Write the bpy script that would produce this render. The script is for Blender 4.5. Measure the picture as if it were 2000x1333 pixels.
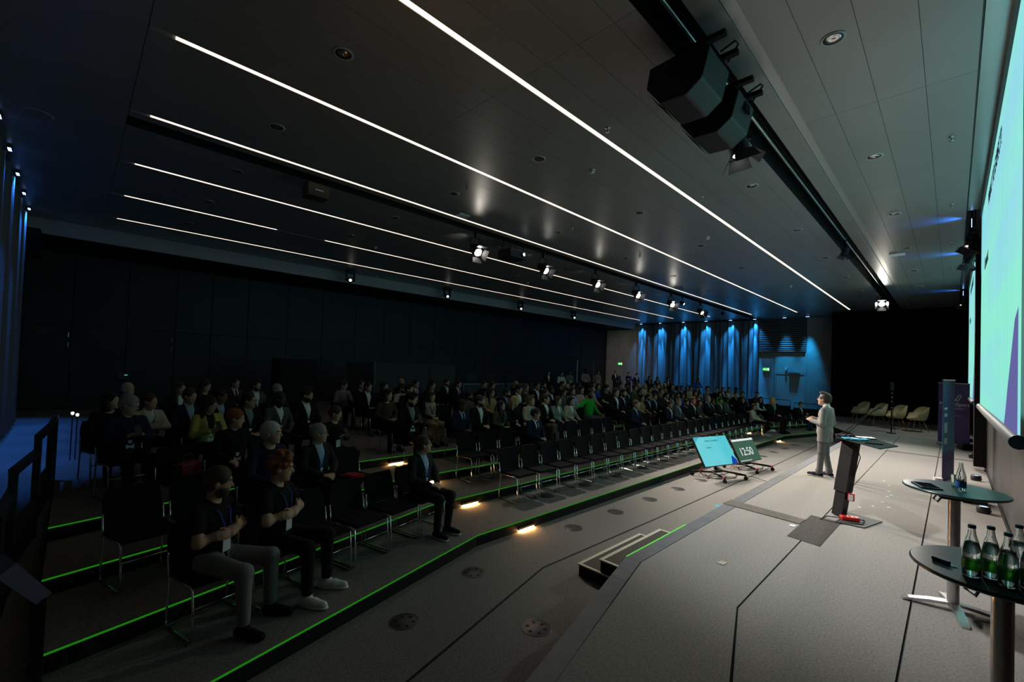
import bpy, bmesh, math, random
import numpy as np
from mathutils import Vector, Matrix, Euler

random.seed(7)
rng = np.random.default_rng(11)
for _o in list(bpy.data.objects):
    bpy.data.objects.remove(_o, do_unlink=True)
SC = bpy.context.scene
COL = SC.collection
R = math.radians
PI = math.pi

# ------------------------------------------------------------------ camera
_yaw, _pit, _rol = R(45.141), R(1.358), R(2.119)
_f = Vector((-math.sin(_yaw) * math.cos(_pit), math.cos(_yaw) * math.cos(_pit), math.sin(_pit)))
_r = _f.cross(Vector((0, 0, 1))).normalized()
_u = _r.cross(_f)
_r2 = _r * math.cos(_rol) + _u * math.sin(_rol)
_u2 = -_r * math.sin(_rol) + _u * math.cos(_rol)
cam_data = bpy.data.cameras.new('camera')
cam_data.sensor_width = 36.0
cam_data.sensor_fit = 'HORIZONTAL'
cam_data.lens = 857.6 / 2000 * 36.0
cam_data.shift_y = 26.2 / 2000
cam_data.clip_start = 0.05
cam_data.clip_end = 200
cam = bpy.data.objects.new('camera', cam_data)
COL.objects.link(cam)
cam.matrix_world = Matrix(((_r2.x, _u2.x, -_f.x, 0), (_r2.y, _u2.y, -_f.y, 0), (_r2.z, _u2.z, -_f.z, 2.5), (0, 0, 0, 1)))
SC.camera = cam

# ------------------------------------------------------------------ world, exposure
world = bpy.data.worlds.new('world')
SC.world = world
world.use_nodes = True
world.node_tree.nodes['Background'].inputs[0].default_value = (0.01, 0.012, 0.016, 1)
world.node_tree.nodes['Background'].inputs[1].default_value = 0.0
SC.view_settings.view_transform = 'Standard'
SC.view_settings.look = 'None'
SC.view_settings.exposure = 0.0
SC.view_settings.gamma = 1.0
SC.view_settings.use_curve_mapping = False
SC.cycles.max_bounces = 14
SC.cycles.diffuse_bounces = 3
SC.cycles.glossy_bounces = 3
SC.cycles.transmission_bounces = 14
SC.cycles.sample_clamp_indirect = 3.0
SC.cycles.caustics_reflective = False
SC.cycles.caustics_refractive = False

# light strengths, all in one place
L_STRIP = 1.85            # radiance of the ceiling LED lines
W_FRESNEL = 1950.0       # watts, each fresnel on the audience bar
W_NEAR = 600.0           # barn-door lamp above the stage front
W_FAR = 1600.0            # lit lamp at the far end of the stage bar
W_WALL = 450.0           # lamps in the slot above the screens
W_BLUE = 4200.0           # blue washers over the far curtains
W_BLUE_NEAR = 420.0      # blue washers over the near curtains
L_SCREEN = 1.5           # projection screens
L_GREEN = 0.16           # green tier edges
L_RISER = 180.0           # small lamps at the foot of the risers

# ------------------------------------------------------------------ materials
MATS = {}


def mat(name, col, rough=0.6, metal=0.0, spec=0.5, emit=None, es=0.0, noise=None, bump=None, trans=0.0, ior=1.45, alpha=1.0):
    if name in MATS:
        return MATS[name]
    m = bpy.data.materials.new(name)
    m.use_nodes = True
    nt = m.node_tree
    b = nt.nodes['Principled BSDF']
    b.inputs['Base Color'].default_value = (col[0], col[1], col[2], 1)
    b.inputs['Roughness'].default_value = rough
    b.inputs['Metallic'].default_value = metal
    b.inputs['Specular IOR Level'].default_value = spec
    b.inputs['IOR'].default_value = ior
    if trans:
        b.inputs['Transmission Weight'].default_value = trans
    if emit is not None:
        b.inputs['Emission Color'].default_value = (emit[0], emit[1], emit[2], 1)
        b.inputs['Emission Strength'].default_value = es
    tc = None
    if noise or bump:
        tc = nt.nodes.new('ShaderNodeTexCoord')
    if noise:                                   # (scale, amount, detail)
        n = nt.nodes.new('ShaderNodeTexNoise')
        n.inputs['Scale'].default_value = noise[0]
        n.inputs['Detail'].default_value = noise[2] if len(noise) > 2 else 3
        rp = nt.nodes.new('ShaderNodeValToRGB')
        a = noise[1]
        rp.color_ramp.elements[0].position = 0.3
        rp.color_ramp.elements[1].position = 0.7
        rp.color_ramp.elements[0].color = (col[0] * (1 - a), col[1] * (1 - a), col[2] * (1 - a), 1)
        rp.color_ramp.elements[1].color = (col[0] * (1 + a), col[1] * (1 + a), col[2] * (1 + a), 1)
        nt.links.new(tc.outputs['Object'], n.inputs['Vector'])
        nt.links.new(n.outputs['Fac'], rp.inputs['Fac'])
        nt.links.new(rp.outputs['Color'], b.inputs['Base Color'])
    if bump:                                    # (scale, strength, distance)
        n2 = nt.nodes.new('ShaderNodeTexNoise')
        n2.inputs['Scale'].default_value = bump[0]
        n2.inputs['Detail'].default_value = 2
        bp = nt.nodes.new('ShaderNodeBump')
        bp.inputs['Strength'].default_value = bump[1]
        bp.inputs['Distance'].default_value = bump[2]
        nt.links.new(tc.outputs['Object'], n2.inputs['Vector'])
        nt.links.new(n2.outputs['Fac'], bp.inputs['Height'])
        nt.links.new(bp.outputs['Normal'], b.inputs['Normal'])
    MATS[name] = m
    return m


def emis(name, col, strength):
    if name in MATS:
        return MATS[name]
    m = bpy.data.materials.new(name)
    m.use_nodes = True
    nt = m.node_tree
    nt.nodes.remove(nt.nodes['Principled BSDF'])
    e = nt.nodes.new('ShaderNodeEmission')
    e.inputs[0].default_value = (col[0], col[1], col[2], 1)
    e.inputs[1].default_value = strength
    nt.links.new(e.outputs[0], nt.nodes['Material Output'].inputs[0])
    MATS[name] = m
    return m


CARPET = mat('carpet_grey', (0.21, 0.200, 0.186), 0.95, spec=0.15, noise=(55, 0.30, 6), bump=(260, 0.4, 0.004))
STAGE_CARPET = mat('carpet_stage', (0.29, 0.272, 0.255), 0.95, spec=0.15, noise=(60, 0.26, 6), bump=(260, 0.4, 0.004))
BLACK = mat('matt_black', (0.008, 0.008, 0.009), 0.75, spec=0.3)
SATIN = mat('satin_black', (0.014, 0.015, 0.017), 0.42)
FABRIC = mat('black_upholstery', (0.006, 0.0062, 0.008), 0.9, spec=0.2, noise=(180, 0.4, 2))
CHROME = mat('chrome', (0.75, 0.75, 0.76), 0.14, metal=1.0)
STEEL = mat('brushed_steel', (0.55, 0.55, 0.56), 0.3, metal=1.0, noise=(30, 0.08, 3))
PLATE = mat('grey_edge_plate', (0.16, 0.165, 0.175), 0.5, spec=0.4, noise=(6, 0.12, 5))
CEIL = mat('ceiling_panel_paint', (0.34, 0.345, 0.345), 0.36, metal=0.35, spec=0.5, noise=(1.2, 0.05, 4))
CEIL_BACK = mat('ceiling_void', (0.06, 0.062, 0.065), 0.6)
WHITE = mat('white_paint', (0.72, 0.72, 0.70), 0.5)
CONCRETE = mat('fair_faced_concrete', (0.30, 0.295, 0.28), 0.8, noise=(1.6, 0.16, 6), bump=(14, 0.12, 0.01))
DARKWALL = mat('dark_wall_panel', (0.018, 0.026, 0.026), 0.55, noise=(0.8, 0.2, 3))
SCREENWALL = mat('taupe_wall_panel', (0.036, 0.034, 0.031), 0.4, noise=(2.0, 0.08, 4))
CURTAIN = mat('grey_curtain', (0.17, 0.17, 0.175), 0.9, spec=0.2, noise=(90, 0.15, 2))
DRAPE = mat('black_drape', (0.004, 0.004, 0.0045), 0.95, spec=0.1, noise=(60, 0.3, 2))
RED = mat('red_plastic', (0.62, 0.02, 0.015), 0.4)
RUBBER = mat('rubber_mat', (0.075, 0.068, 0.062), 0.85, spec=0.2, noise=(25, 0.2, 4))
GLASS = mat('clear_glass', (0.92, 0.97, 0.97), 0.02, trans=1.0, ior=1.45)
WATER = mat('water', (0.9, 0.97, 0.98), 0.0, trans=1.0, ior=1.33)
TABLETOP = mat('dark_laminate_screen_tint', (0.010, 0.045, 0.045), 0.28)  # teal of the screens' reflection is put into the base colour
WOOD = mat('oak_leg', (0.42, 0.24, 0.11), 0.5, noise=(14, 0.2, 4))
SHELL = mat('cream_shell', (0.54, 0.46, 0.29), 0.6, noise=(40, 0.05, 2))


# ------------------------------------------------------------------ objects
def tag(o, label=None, cat=None, group=None, kind=None):
    if label:
        o['label'] = label
    if cat:
        o['category'] = cat
    if group:
        o['group'] = group
    if kind:
        o['kind'] = kind
    return o


def empty(name, loc=(0, 0, 0), rz=0.0, rot=None):
    o = bpy.data.objects.new(name, None)
    o.empty_display_size = 0.1
    COL.objects.link(o)
    o.location = loc
    o.rotation_euler = rot if rot is not None else (0, 0, rz)
    return o


def link(name, me, m=None, parent=None, loc=(0, 0, 0), rot=(0, 0, 0), scale=None):
    """an object on shared mesh data; its material sits on the object"""
    o = bpy.data.objects.new(name, me)
    COL.objects.link(o)
    o.location = loc
    o.rotation_euler = rot
    if scale:
        o.scale = scale
    if parent is not None:
        o.parent = parent
    if m is not None:
        if not me.materials:
            me.materials.append(None)
        o.material_slots[0].link = 'OBJECT'
        o.material_slots[0].material = m
    return o


class MB:
    """collects simple shapes into one mesh"""

    def __init__(self):
        self.v, self.f, self.mi, self.sm = [], [], [], []

    def add(self, vs, fs, mi=0, smooth=False):
        n = len(self.v)
        self.v += [tuple(x) for x in vs]
        for f in fs:
            self.f.append(tuple(i + n for i in f))
            self.mi.append(mi)
            self.sm.append(smooth)
        return self

    def box(self, x0, x1, y0, y1, z0, z1, mi=0, M=None):
        vs = [Vector((x, y, z)) for z in (z0, z1) for y in (y0, y1) for x in (x0, x1)]
        if M is not None:
            vs = [M @ v for v in vs]
        return self.add(vs, [(0, 2, 3, 1), (4, 5, 7, 6), (0, 1, 5, 4), (2, 6, 7, 3), (0, 4, 6, 2), (1, 3, 7, 5)], mi)

    def rbox(self, x0, x1, y0, y1, z0, z1, b=0.01, mi=0, M=None):
        """box with chamfered edges"""
        bm = bmesh.new()
        bmesh.ops.create_cube(bm, size=1)
        for v in bm.verts:
            v.co = Vector(((x0 + x1) / 2 + v.co.x * (x1 - x0), (y0 + y1) / 2 + v.co.y * (y1 - y0), (z0 + z1) / 2 + v.co.z * (z1 - z0)))
        bmesh.ops.bevel(bm, geom=bm.edges[:], offset=b, segments=2, affect='EDGES', profile=0.5)
        bm.verts.ensure_lookup_table()
        bm.verts.index_update()
        vs = [(M @ v.co if M is not None else v.co.copy()) for v in bm.verts]
        fs = [tuple(v.index for v in f.verts) for f in bm.faces]
        bm.free()
        return self.add(vs, fs, mi)

    def prism(self, pts, z0, z1, mi=0, mi_top=None):
        n = len(pts)
        a = sum(pts[i][0] * pts[(i + 1) % n][1] - pts[(i + 1) % n][0] * pts[i][1] for i in range(n))
        if a < 0:
            pts = pts[::-1]
        vs = [(p[0], p[1], z0) for p in pts] + [(p[0], p[1], z1) for p in pts]
        self.add(vs, [tuple(range(n))[::-1]] + [(i, (i + 1) % n, n + (i + 1) % n, n + i) for i in range(n)], mi)
        k = len(self.v) - n
        self.f.append(tuple(range(k, k + n)))
        self.mi.append(mi if mi_top is None else mi_top)
        self.sm.append(False)
        return self

    def tube(self, path, r, n=8, mi=0, closed=False, r1=None):
        P = [Vector(p) for p in path]
        m = len(P)
        vs, fs = [], []
        up = None
        for i, p in enumerate(P):
            if closed:
                d = (P[(i + 1) % m] - P[i - 1]).normalized()
            else:
                d = (P[min(i + 1, m - 1)] - P[max(i - 1, 0)]).normalized()
            if up is None:
                up = Vector((0, 0, 1)) if abs(d.z) < 0.9 else Vector((1, 0, 0))
            s = d.cross(up)
            if s.length < 1e-6:
                s = d.orthogonal()
            s.normalize()
            up = s.cross(d).normalized()
            rr = r if r1 is None else r + (r1 - r) * i / max(1, m - 1)
            for k in range(n):
                a = 2 * PI * k / n
                vs.append(p + (s * math.cos(a) + up * math.sin(a)) * rr)
        for i in range(m if closed else m - 1):
            j = (i + 1) % m
            for k in range(n):
                k2 = (k + 1) % n
                fs.append((i * n + k, i * n + k2, j * n + k2, j * n + k))
        if not closed:
            fs.append(tuple(range(n))[::-1])
            fs.append(tuple((m - 1) * n + k for k in range(n)))
        return self.add(vs, fs, mi, True)

    def lathe(self, prof, n=20, mi=0, M=None, caps=True):
        """profile of (radius, z) turned round z"""
        vs, fs = [], []
        for (r, z) in prof:
            for k in range(n):
                a = 2 * PI * k / n
                v = Vector((r * math.cos(a), r * math.sin(a), z))
                vs.append(M @ v if M is not None else v)
        for i in range(len(prof) - 1):
            for k in range(n):
                k2 = (k + 1) % n
                fs.append((i * n + k, i * n + k2, (i + 1) * n + k2, (i + 1) * n + k))
        if caps:
            fs.append(tuple(range(n))[::-1])
            fs.append(tuple((len(prof) - 1) * n + k for k in range(n)))
        return self.add(vs, fs, mi, True)

    def mesh(self, name):
        me = bpy.data.meshes.new(name)
        me.from_pydata(self.v, [], self.f)
        me.polygons.foreach_set('material_index', self.mi)
        me.polygons.foreach_set('use_smooth', self.sm)
        me.update()
        return me

    def build(self, name, mats, parent=None, loc=(0, 0, 0), rot=(0, 0, 0)):
        me = self.mesh(name)
        if not isinstance(mats, (list, tuple)):
            mats = [mats]
        for m in mats:
            me.materials.append(m)
        if any(self.sm):
            try:
                me.set_sharp_from_angle(angle=R(38))
            except Exception:
                pass
        o = bpy.data.objects.new(name, me)
        COL.objects.link(o)
        o.location = loc
        o.rotation_euler = rot
        if parent is not None:
            o.parent = parent
        return o


def mb():
    return MB()


def text(name, s, size, m, parent, M, align='LEFT', ext=0.0015):
    """raised lettering; M places the text plane (x along the line, y up)"""
    cu = bpy.data.curves.new(name, 'FONT')
    cu.body = s
    cu.size = size
    cu.extrude = ext
    cu.align_x = align
    cu.materials.append(m)
    tmp = bpy.data.objects.new(name, cu)
    COL.objects.link(tmp)
    dg = bpy.context.evaluated_depsgraph_get()
    me = bpy.data.meshes.new_from_object(tmp.evaluated_get(dg))
    bpy.data.objects.remove(tmp, do_unlink=True)
    o = bpy.data.objects.new(name, me)
    COL.objects.link(o)
    if parent is not None:
        o.parent = parent
    o.matrix_local = M
    return o


def plane_matrix(origin, xdir, ydir):
    x = Vector(xdir).normalized()
    y = Vector(ydir).normalized()
    z = x.cross(y)
    o = Vector(origin)
    return Matrix(((x.x, y.x, z.x, o.x), (x.y, y.y, z.y, o.y), (x.z, y.z, z.z, o.z), (0, 0, 0, 1)))


def spot(name, loc, target, watts, col, angle, blend=0.5, radius=0.06, parent=None):
    d = bpy.data.lights.new(name, 'SPOT')
    d.energy = watts
    d.color = col
    d.spot_size = R(angle)
    d.spot_blend = blend
    d.shadow_soft_size = radius
    o = bpy.data.objects.new(name, d)
    COL.objects.link(o)
    o.location = loc
    q = (Vector(target) - Vector(loc)).to_track_quat('-Z', 'Y')
    o.rotation_euler = q.to_euler()
    return o


_ON = 'zeroth first second third fourth fifth sixth seventh eighth ninth tenth eleventh twelfth thirteenth fourteenth fifteenth sixteenth seventeenth eighteenth nineteenth'.split()
ORD = _ON + [d + ('ieth' if k == 0 else 'y-' + _ON[k]) for d in ('twent', 'thirt', 'fort') for k in range(10)]

# ================================================================== the hall
XW, XR, YN, YF, ZC = 0.60, -19.5, -1.2, 30.0, 5.90     # stage wall, rear wall, near end, far end, ceiling
ZT = [0.0, 0.15, 0.30, 0.45, 0.60]
ZS = 0.45                                               # stage height
BEND = 0.262


def edge(i, y):
    """x of the front edge of tier i at y"""
    x, yn, yf = -4.57 - 1.06 * (i - 1), 4.0 - 0.05 * (i - 1), 19.6 + 0.05 * (i - 1)
    if y < yn:
        return x + (yn - y) * BEND
    if y > yf:
        return x + (y - yf) * BEND
    return x


def tier_line(i, y0=-0.12, y1=23.7):
    yn, yf = 4.0 - 0.05 * (i - 1), 19.6 + 0.05 * (i - 1)
    return [(edge(i, y0), y0), (edge(i, yn), yn), (edge(i, yf), yf), (edge(i, y1), y1)]


floor = mb().box(XR - 0.3, XW + 0.3, YN - 0.3, YF + 0.3, -0.2, 0.0).build('floor', CARPET)
tag(floor, kind='structure')
# joint in the floor in front of the stage
j = mb()
jl = [(-2.35, -0.5), (-3.56, 4.22), (-3.50, 7.0), (-3.45, 11.0), (-3.42, 19.4), (-2.6, 22.6)]
for a, b in zip(jl, jl[1:]):
    d = (Vector(b) - Vector(a)).normalized()
    n = Vector((-d.y, d.x)) * 0.012
    j.prism([(a[0] + n.x, a[1] + n.y), (b[0] + n.x, b[1] + n.y), (b[0] - n.x, b[1] - n.y), (a[0] - n.x, a[1] - n.y)], 0.0, 0.003)
tag(j.build('trim_1', BLACK), 'dark joint line in the carpet in front of the stage', 'floor joint', kind='structure')

# seating tiers: carpet on top, black riser in front
for i in range(1, 5):
    ln = tier_line(i)
    pts = ln + [(-9.2, 23.7), (-9.2, -0.12)]
    o = mb().prism(pts, ZT[i - 1], ZT[i], 0, 1).build('floor_tier', [BLACK, CARPET])
    tag(o, 'grey carpeted seating tier with black riser, %s step up from the floor' % ORD[i], 'seating tier', kind='structure')
o = mb().prism([(XR, YN), (-9.2, YN), (-9.2, YF), (XR, YF)], 0.0, 0.60, 0, 1).build('floor_plateau', [BLACK, CARPET])
tag(o, 'flat carpeted level behind the seating tiers', 'floor', kind='structure')
o = mb().add([(-9.2, YN, 0.6), (-4.4, YN, 0.02), (-4.4, -0.14, 0.02), (-9.2, -0.14, 0.6), (-9.2, YN, 0), (-4.4, YN, 0), (-4.4, -0.14, 0), (-9.2, -0.14, 0)],
            [(0, 1, 2, 3), (4, 7, 6, 5), (3, 2, 6, 7), (1, 0, 4, 5), (1, 5, 6, 2), (0, 3, 7, 4)]).build('floor_ramp', CARPET)
tag(o, 'carpeted ramp beside the tiers under the near curtains', 'ramp', kind='structure')
o = mb().add([(-9.2, 23.75, 0.6), (-5.0, 23.75, 0.02), (-5.0, YF, 0.02), (-9.2, YF, 0.6), (-9.2, 23.75, 0), (-5.0, 23.75, 0), (-5.0, YF, 0), (-9.2, YF, 0)],
            [(3, 2, 1, 0), (4, 5, 6, 7), (2, 3, 7, 6), (0, 1, 5, 4), (1, 2, 6, 5), (3, 0, 4, 7)]).build('floor_ramp', CARPET)
tag(o, 'carpeted ramp towards the door in the far wall', 'ramp', kind='structure')

# glowing green tier edges
GREEN = emis('green_led', (0.06, 1.0, 0.03), L_GREEN)
GREEN_MAT = mat('green_glow_tape', (0.16, 0.75, 0.09), 0.5, emit=(0.12, 0.9, 0.06), es=0.25)
for i in range(1, 5):
    e = mb()
    ln = tier_line(i)
    for a, b in zip(ln, ln[1:]):
        d = (Vector(b) - Vector(a)).normalized()
        n = Vector((d.y, -d.x))                     # towards the stage
        e.prism([(a[0], a[1]), (b[0], b[1]), (b[0] + n.x * 0.008, b[1] + n.y * 0.008), (a[0] + n.x * 0.008, a[1] + n.y * 0.008)], ZT[i] - 0.009, ZT[i] + 0.004)
    o = e.build('tier_edge_light', GREEN)
    tag(o, 'thin glowing green line along the %s tier edge up from the floor' % ORD[i], 'edge light', 'green tier edges')

# stage: black body, carpet panels with black joints, grey edge plates
st = [(-1.05, YN), (-2.48, 4.32), (-2.48, 19.4), (-2.9, 20.8), (-3.7, 22.6), (-4.4, 28.2), (XW, 28.2), (XW, YN)]
stage = mb().prism(st, 0.0, ZS - 0.02).build('floor_stage', BLACK)
tag(stage, 'low stage with pale grey carpet below the projection screens', 'stage', kind='structure')
g = 0.008
s1x = -1.31
pan = [
    [(-0.93, YN), (-2.32, 4.37), (-2.32, 16.44), (s1x - g, 16.44), (s1x - g, 4.2), (-0.28, 0.50), (-0.28, YN)],
    [(s1x + g, 4.2), (s1x + g, 16.44), (-0.25 - g, 16.44), (-0.25 - g, 0.56)],
    [(-0.25 + g, YN), (-0.25 + g, 16.44), (XW - 0.02, 16.44), (XW - 0.02, YN)],
    [(-2.32, 16.46), (-2.32, 19.4), (-2.75, 20.78), (s1x - g, 20.78), (s1x - g, 16.46)],
    [(s1x + g, 16.46), (s1x + g, 20.78), (-0.25 - g, 20.78), (-0.25 - g, 16.46)],
    [(-0.25 + g, 16.46), (-0.25 + g, 20.78), (XW - 0.02, 20.78), (XW - 0.02, 16.46)],
    [(-2.85, 20.84), (-3.65, 22.6), (-3.95, 24.9), (-0.25 - g, 22.4), (-0.25 - g, 20.84)],
    [(-3.96, 24.96), (-4.35, 28.18), (XW - 0.02, 28.18), (XW - 0.02, 22.46), (-0.25, 22.46)],
    [(-0.25 + g, 20.84), (-0.25 + g, 22.4), (XW - 0.02, 22.4), (XW - 0.02, 20.84)],
]
for p in pan:
    mb().prism(p, ZS - 0.02, ZS).build('carpet_panel', STAGE_CARPET, stage)


def off(y, o):
    """stage outline x at y, o inwards"""
    x = -2.48 if y >= 4.32 else -2.48 + (4.32 - y) * (1.43 / 5.52)
    return x + o


for y0, y1 in ((-1.1, 1.9), (1.905, 3.85), (3.855, 4.345), (4.35, 6.30), (6.305, 8.2), (8.205, 10.1), (10.105, 12.0), (12.005, 14.2), (14.205, 16.4), (16.405, 19.38)):
    q = [(off(y0, -0.012), y0), (off(y1, -0.012), y1), (off(y1, 0.155), y1), (off(y0, 0.155), y0)]
    mb().prism(q, ZS - 0.018, ZS + 0.003).build('edge_plate', PLATE, stage)

# steps up to the stage
steps = empty('stage_steps', (-2.82, 5.11, 0))
tag(steps, 'two dark steps with cream edging leading up to the stage', 'steps')
CREAM = mat('cream_edging', (0.62, 0.60, 0.46), 0.6)
TREAD = mat('brown_tread', (0.10, 0.085, 0.072), 0.85, spec=0.2, noise=(40, 0.2, 4))


def step(x0, x1, z):
    o = mb().box(x0 + 2.82, x1 + 2.82, -0.72, 0.72, 0.0 if z < 0.2 else 0.151, z - 0.012).build('step_body', BLACK, steps)
    mb().box(x0 + 2.82 - 0.012, x1 + 2.82, -0.735, 0.735, z - 0.012, z).build('tread', TREAD, o)
    e = mb()
    e.box(x0 + 2.82 - 0.014, x0 + 2.82 + 0.03, -0.737, 0.737, z - 0.012, z + 0.002)
    e.box(x0 + 2.82 + 0.0301, x1 + 2.82, -0.737, -0.70, z - 0.012, z + 0.002)
    e.box(x0 + 2.82 + 0.0301, x1 + 2.82, 0.70, 0.737, z - 0.012, z + 0.002)
    e.build('edging', CREAM, o)


step(-3.14, -2.50, 0.15)
step(-2.84, -2.50, 0.30)
o = mb().box(-2.505, -2.487, 4.36, 5.87, ZS - 0.012, ZS + 0.006).build('stage_edge_light', GREEN_MAT)
tag(o, 'bright green glowing strip along the stage edge above the steps', 'edge light')

# ------------------------------------------------------------------ walls
w = mb().box(XR - 0.3, XR, YN - 0.3, YF + 0.3, 0.0, 6.5).build('wall_rear', BLACK)
tag(w, kind='structure')
ys = [-1.15, -0.1, 1.2, 2.49, 3.55, 4.74, 6.17, 7.6, 9.1, 10.55, 12.0, 13.45, 14.9, 16.35, 17.8, 19.25, 20.7, 22.15, 23.6, 25.05, 26.5, 27.95, 29.9]
for a, b in zip(ys, ys[1:]):
    for z0, z1 in ((0.62, 3.195), (3.205, 5.44)):
        mb().rbox(XR + 0.002, XR + 0.05, a + 0.008, b - 0.008, z0, z1, 0.004).build('wall_panel', DARKWALL, w)
for y in (-0.16, 2.40):
    for z in (2.62, 2.92):
        mb().tube([(XR + 0.09, y, z - 0.07), (XR + 0.09, y, z + 0.07)], 0.012).build('pull_handle', STEEL, w)

w = mb().box(XR - 0.3, XW + 0.3, YN - 0.3, YN, 0.0, 6.5).build('wall_near', CONCRETE)
tag(w, kind='structure')
w = mb().box(XW, XW + 0.3, YN - 0.3, YF + 0.3, 0.0, 6.5).build('wall_stage', BLACK)
tag(w, kind='structure')
y = -1.1
while y < 28:
    mb().rbox(XW - 0.035, XW - 0.002, y + 0.01, y + 1.69, ZS + 0.09, 5.85, 0.006).build('wall_panel', SCREENWALL, w)
    y += 1.70
tag(mb().box(XW - 0.05, XW - 0.002, YN, 28.2, ZS + 0.003, ZS + 0.085).build('baseboard_stage', BLACK), kind='structure')

w = mb().box(XR - 0.3, XW + 0.3, YF, YF + 0.3, 0.0, 6.5).build('wall_far', CONCRETE)
tag(w, kind='structure')
for x0, x1, z0, z1 in ((-19.45, -17.9, 0.62, 5.42), (-17.88, -16.4, 0.62, 5.42), (-8.6, -7.62, 0.02, 3.80), (-5.94, -4.5, 0.02, 5.86), (-7.6, -5.96, 2.62, 3.80)):
    mb().rbox(x0, x1, YF - 0.03, YF - 0.002, z0, z1, 0.005).build('wall_panel', CONCRETE, w)

# far wall door with closer
GREYDOOR = mat('grey_door_paint', (0.34, 0.34, 0.33), 0.5)
d = mb().rbox(-7.50, -6.06, YF - 0.045, YF - 0.002, 0.42, 2.53, 0.006).build('door_1', GREYDOOR)
tag(d, 'wide pale door in the far wall beside the louvre', 'door', kind='structure')
f = mb()
f.box(-7.58, -7.51, YF - 0.06, YF - 0.002, 0.42, 2.60).box(-6.05, -5.98, YF - 0.06, YF - 0.002, 0.42, 2.60).box(-7.505, -6.055, YF - 0.06, YF - 0.002, 2.535, 2.60)
f.build('door_frame', GREYDOOR, d)
mb().box(-6.85, -6.25, YF - 0.20, YF - 0.062, 2.56, 2.66).build('door_closer', STEEL, d)
mb().tube([(-7.35, YF - 0.08, 1.42), (-7.35, YF - 0.08, 1.60)], 0.012).build('door_handle', STEEL, d)

# louvre
lv = empty('wall_louvre', (-7.24, YF - 0.05, 4.86))
tag(lv, 'large wall louvre of horizontal slats lit blue above the door', 'louvre')
LV = mat('louvre_paint', (0.25, 0.25, 0.24), 0.5)
mb().box(-1.24, 1.24, 0.0, 0.04, -0.99, 0.99).build('backing', BLACK, lv)
ms = mb().box(-1.22, 1.22, -0.05, 0.03, -0.012, 0.012, M=Matrix.Rotation(R(32), 4, 'X')).mesh('slat')
for k in range(18):
    link('slat', ms, LV, lv, (0, -0.02, -0.93 + k * 0.109))

# black drape wall at the far end of the stage
dr = mb()
n = 150
vs, fs = [], []
for k in range(n + 1):
    x = -4.5 + 5.08 * k / n
    yy = 28.25 + 0.05 * math.sin(k * 0.9) + 0.02 * math.sin(k * 2.3 + 1)
    vs += [(x, yy, ZS + 0.01), (x, yy, 5.88)]
for k in range(n):
    fs.append((2 * k, 2 * k + 2, 2 * k + 3, 2 * k + 1))
vs2 = [(v[0], v[1] + 0.03, v[2]) for v in vs]
dr.add(vs, fs, 0, True).add(vs2, [f[::-1] for f in fs], 0, True)
dr.box(-4.52, -4.48, 28.2, 29.9, ZS, 5.88)
o = dr.build('wall_drape', DRAPE)
tag(o, 'black floor-to-ceiling drape behind the cream chairs', 'drape', kind='structure')


# ------------------------------------------------------------------ curtains
def curtain_mesh(width, height, seed, fold=0.15, depth=0.10):
    r = random.Random(seed)
    n = int(width / 0.02)
    ph = [r.uniform(0, 6.28) for _ in range(6)]
    vs, fs = [], []
    nz = 7
    for k in range(n + 1):
        s = k / n
        x = s * width
        for iz in range(nz):
            t = iz / (nz - 1)
            sw = 0.10 * (1 - t) * math.sin(1.7 * x + ph[4])
            w1 = 2 * PI * (x + sw) / (fold * 2.0)
            a = depth * (0.55 * math.sin(w1 + ph[0]) + 0.30 * math.sin(w1 * 0.47 + ph[1]) + 0.15 * math.sin(w1 * 2.1 + ph[2]))
            a *= 0.75 + 0.35 * (1 - t)
            vs.append((x + 0.02 * math.sin(w1 * 0.5 + ph[3]), a, t * height))
    for k in range(n):
        for iz in range(nz - 1):
            a = k * nz + iz
            fs.append((a, a + nz, a + nz + 1, a + 1))
    m = len(vs)
    vs2 = [(v[0], v[1] + 0.012, v[2]) for v in vs]
    b = mb()
    b.add(vs, fs, 0, True)
    b.add(vs2, [f[::-1] for f in fs], 0, True)
    me = b.mesh('curtain')
    me.materials.append(CURTAIN)
    return me


cx = [-16.55, -14.5, -12.5, -10.5, -8.52]
for k, (a, b) in enumerate(zip(cx, cx[1:])):
    o = link('curtain', curtain_mesh(b - a, 5.16, 20 + k, 0.16, 0.12), None, None, (a, YF - 0.22, 0.66))
    tag(o, 'grey floor-length curtain lit blue on the far wall, %s from the exit sign' % ORD[k + 1], 'curtain', 'far wall curtains')
mb().box(-16.6, -8.5, YF - 0.30, YF - 0.12, 5.82, 5.88).build('trim_2', BLACK)['kind'] = 'structure'
for k in range(4):
    a = -16.15 + 2.0 * k
    o = link('curtain', curtain_mesh(1.98, 5.1, 40 + k, 0.17, 0.10), None, None, (a, YN + 0.17, 0.68 if a < -9.2 else 0.4))
    tag(o, 'grey curtain lit blue on the near end wall, %s from the dark rear wall' % ORD[k + 1], 'curtain', 'near wall curtains')
# dark beam end beside the near curtain
o = mb().box(-17.3, -16.3, YN + 0.002, YN + 0.46, 4.9, 5.498).build('beam', BLACK)
tag(o, 'black beam end between the near curtain and the rear wall', 'beam', kind='structure')

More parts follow.
